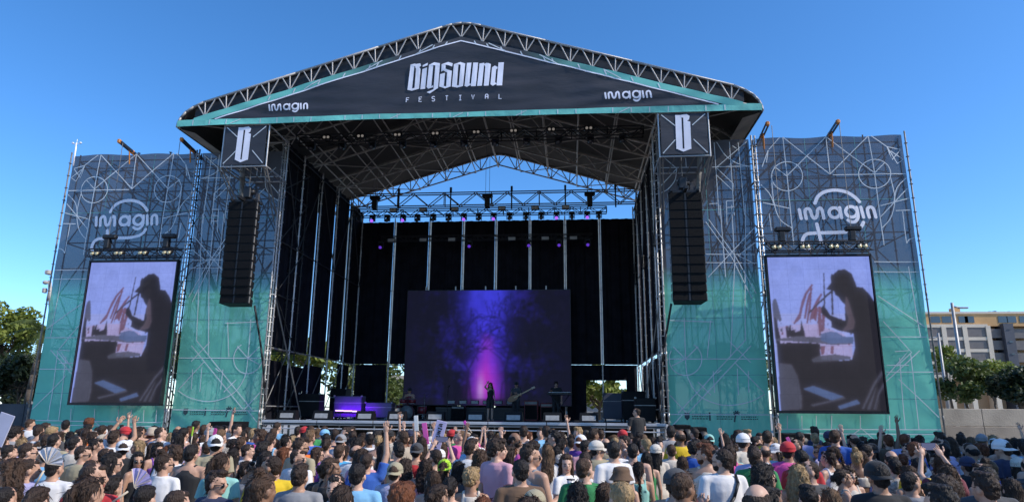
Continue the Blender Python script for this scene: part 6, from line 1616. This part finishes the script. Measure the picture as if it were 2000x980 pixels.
# ================================================================== signs, fans and sticks held up in the crowd
def held(name, label, cat, xp, yp, D, w_, h_, rot, col, mname, text=None, fan=False):
    c = at(xp, yp, D=D); t = thing(name, label, cat, c)
    Rm = Matrix.Rotation(R(rot), 3, 'Y'); m = mat(mname, col, .7, 0, .06, 4)
    if fan:
        b = MB(); n = 15; vs = [c]; 
        for k in range(n+1):
            a = R(-70+140*k/n); vs.append(c+Rm @ Vector((h_*math.sin(a), .012*(k % 2), h_*math.cos(a))))
        b.add(vs, [(0, k+1, k+2) for k in range(n)]); b.build('leaf', m, t)
        b = MB()
        for k in range(0, n+1, 3): a = R(-70+140*k/n); b.tube(c, c+Rm @ Vector((h_*.98*math.sin(a), -.004, h_*.98*math.cos(a))), .004, 4)
        b.build('ribs', WHT, t)
    else:
        b = MB(); b.bbox(c, (w_, .012, h_), .004, Rm); b.build('board', m, t)
    b = MB(); b.tube(c+Rm @ Vector((0, .01, -h_*.45)), c+Rm @ Vector((0, .01, -h_*.5-.16)), .009, 6); b.build('grip', WHT, t)
    if text:
        L_ = h_*.82/len(text)
        for i, ch in enumerate(text):
            b = MB()
            for st in GLY[ch]:
                q = [(-(p_[1]-1)*w_*.16, -h_*.40+(i+.15+p_[0]*.55)*L_) for p_ in st]
                for (x0, z0), (x1, z1) in zip(q, q[1:]): b.tube(c+Rm @ Vector((x0, -.0075, z0)), c+Rm @ Vector((x1, -.0075, z1)), .0075, 4)
            b.build('letter', BLACK, t)
held('handheld_sign', 'tilted lavender name sign held above the crowd before the stage', 'sign', 856, 850, 10.5, .17, .46, 14, (.52, .46, .66), 'lavender_card', 'PETUNIA')
held('handheld_sign', 'narrow white card held up left of the lavender sign', 'sign', 813, 826, 12, .075, .27, -5, (.75, .74, .70), 'white_card')
held('hand_fan', 'hot pink fan held up beside the white card', 'fan', 834, 858, 12, .2, .32, -8, (.75, .12, .42), 'hot_pink_card', fan=False) if False else held('handheld_sign', 'hot pink paddle held up beside the white card', 'fan', 831, 846, 11.5, .085, .36, -10, (.75, .12, .42), 'hot_pink_card')
held('handheld_sign', 'small magenta paddle in a raised hand right of the lavender sign', 'fan', 909, 826, 12, .05, .09, -35, (.70, .06, .45), 'magenta_card')
held('glow_stick', 'neon green stick held up below the left speakers', 'stick', 376, 842, 11, .025, .15, 3, (.45, .75, .05), 'neon_stick')
held('handheld_sign', 'pink paddle held up below the left speakers', 'fan', 419, 846, 12, .06, .18, 8, (.72, .08, .36), 'pink_card')
held('handheld_sign', 'big pale lavender board at the left edge of the crowd', 'sign', 3, 838, 9, .22, .42, 16, (.50, .48, .58), 'pale_lavender_card')
held('hand_fan', 'open white hand fan below the left trees', 'fan', 92, 905, 6.6, .2, .16, 25, (.62, .60, .62), 'white_fan', fan=True)
held('hand_fan', 'open lavender hand fan below the left video screen', 'fan', 262, 950, 5.6, .2, .15, 55, (.46, .38, .62), 'lavender_fan', fan=True)
held('handheld_sign', 'magenta paddle held up under the right video screen', 'fan', 1543, 866, 10, .05, .2, -20, (.62, .10, .36), 'pink_card2')

# ================================================================== one label for each person
def zone(x):
    for lim, n in ((130, 'below left trees'), (325, 'below left screen'), (515, 'below left speakers'), (800, 'before left stage half'), (1130, 'before backdrop screen'), (1300, 'before right stage half'), (1495, 'below right speakers'), (1745, 'below right screen'), (9999, 'before right wall')):
        if x < lim: return n
lab = {}
for o in PEOPLE:
    if o.get('group') != 'people in the crowd': continue
    o['label'] = o['label'].replace('person with', 'person,').replace(' in ', ', ', 1).replace(' and sunglasses', ', sunglasses').replace(' worn backwards', ' backwards').replace('with the right arm raised', ', right arm up').replace('with the left arm raised', ', left arm up').replace('filming with both hands raised', ', filming').replace('with both arms up', ', both arms up').replace('holding out a cup', ', holding cup').replace('with a hand on the head', ', hand on head').replace('holding a phone', ', holding phone').replace('waving one arm', ', waving').replace(' ,', ',')
    lab.setdefault(o['label'], []).append(o)
def row(o):
    D = o_info[o.name][1]+23
    return 'near the camera' if D < 8 else 'mid crowd' if D < 11 else 'far rows'
for l, os_ in list(lab.items()):
    if len(os_) < 2: continue
    sub = {}
    for o in os_: sub.setdefault(zone(px(o.matrix_basis.translation+Vector((0, 0, 1.6)))[0]), []).append(o)
    for zn, oo in sub.items():
        oo.sort(key=lambda o: px(o.matrix_basis.translation+Vector((0, 0, 1.6)))[0])
        for k, o in enumerate(oo): o['label'] = l+', '+zn+('' if len(oo) == 1 else f', {ORD[k]} from left')
for o in PEOPLE:
    w_ = o['label'].split()
    if len(w_) > 16: o['label'] = o['label'].replace(', sunglasses', '').replace(', bearded', '').replace('long straight', 'long')

bpy.data.scenes.remove(TMP)
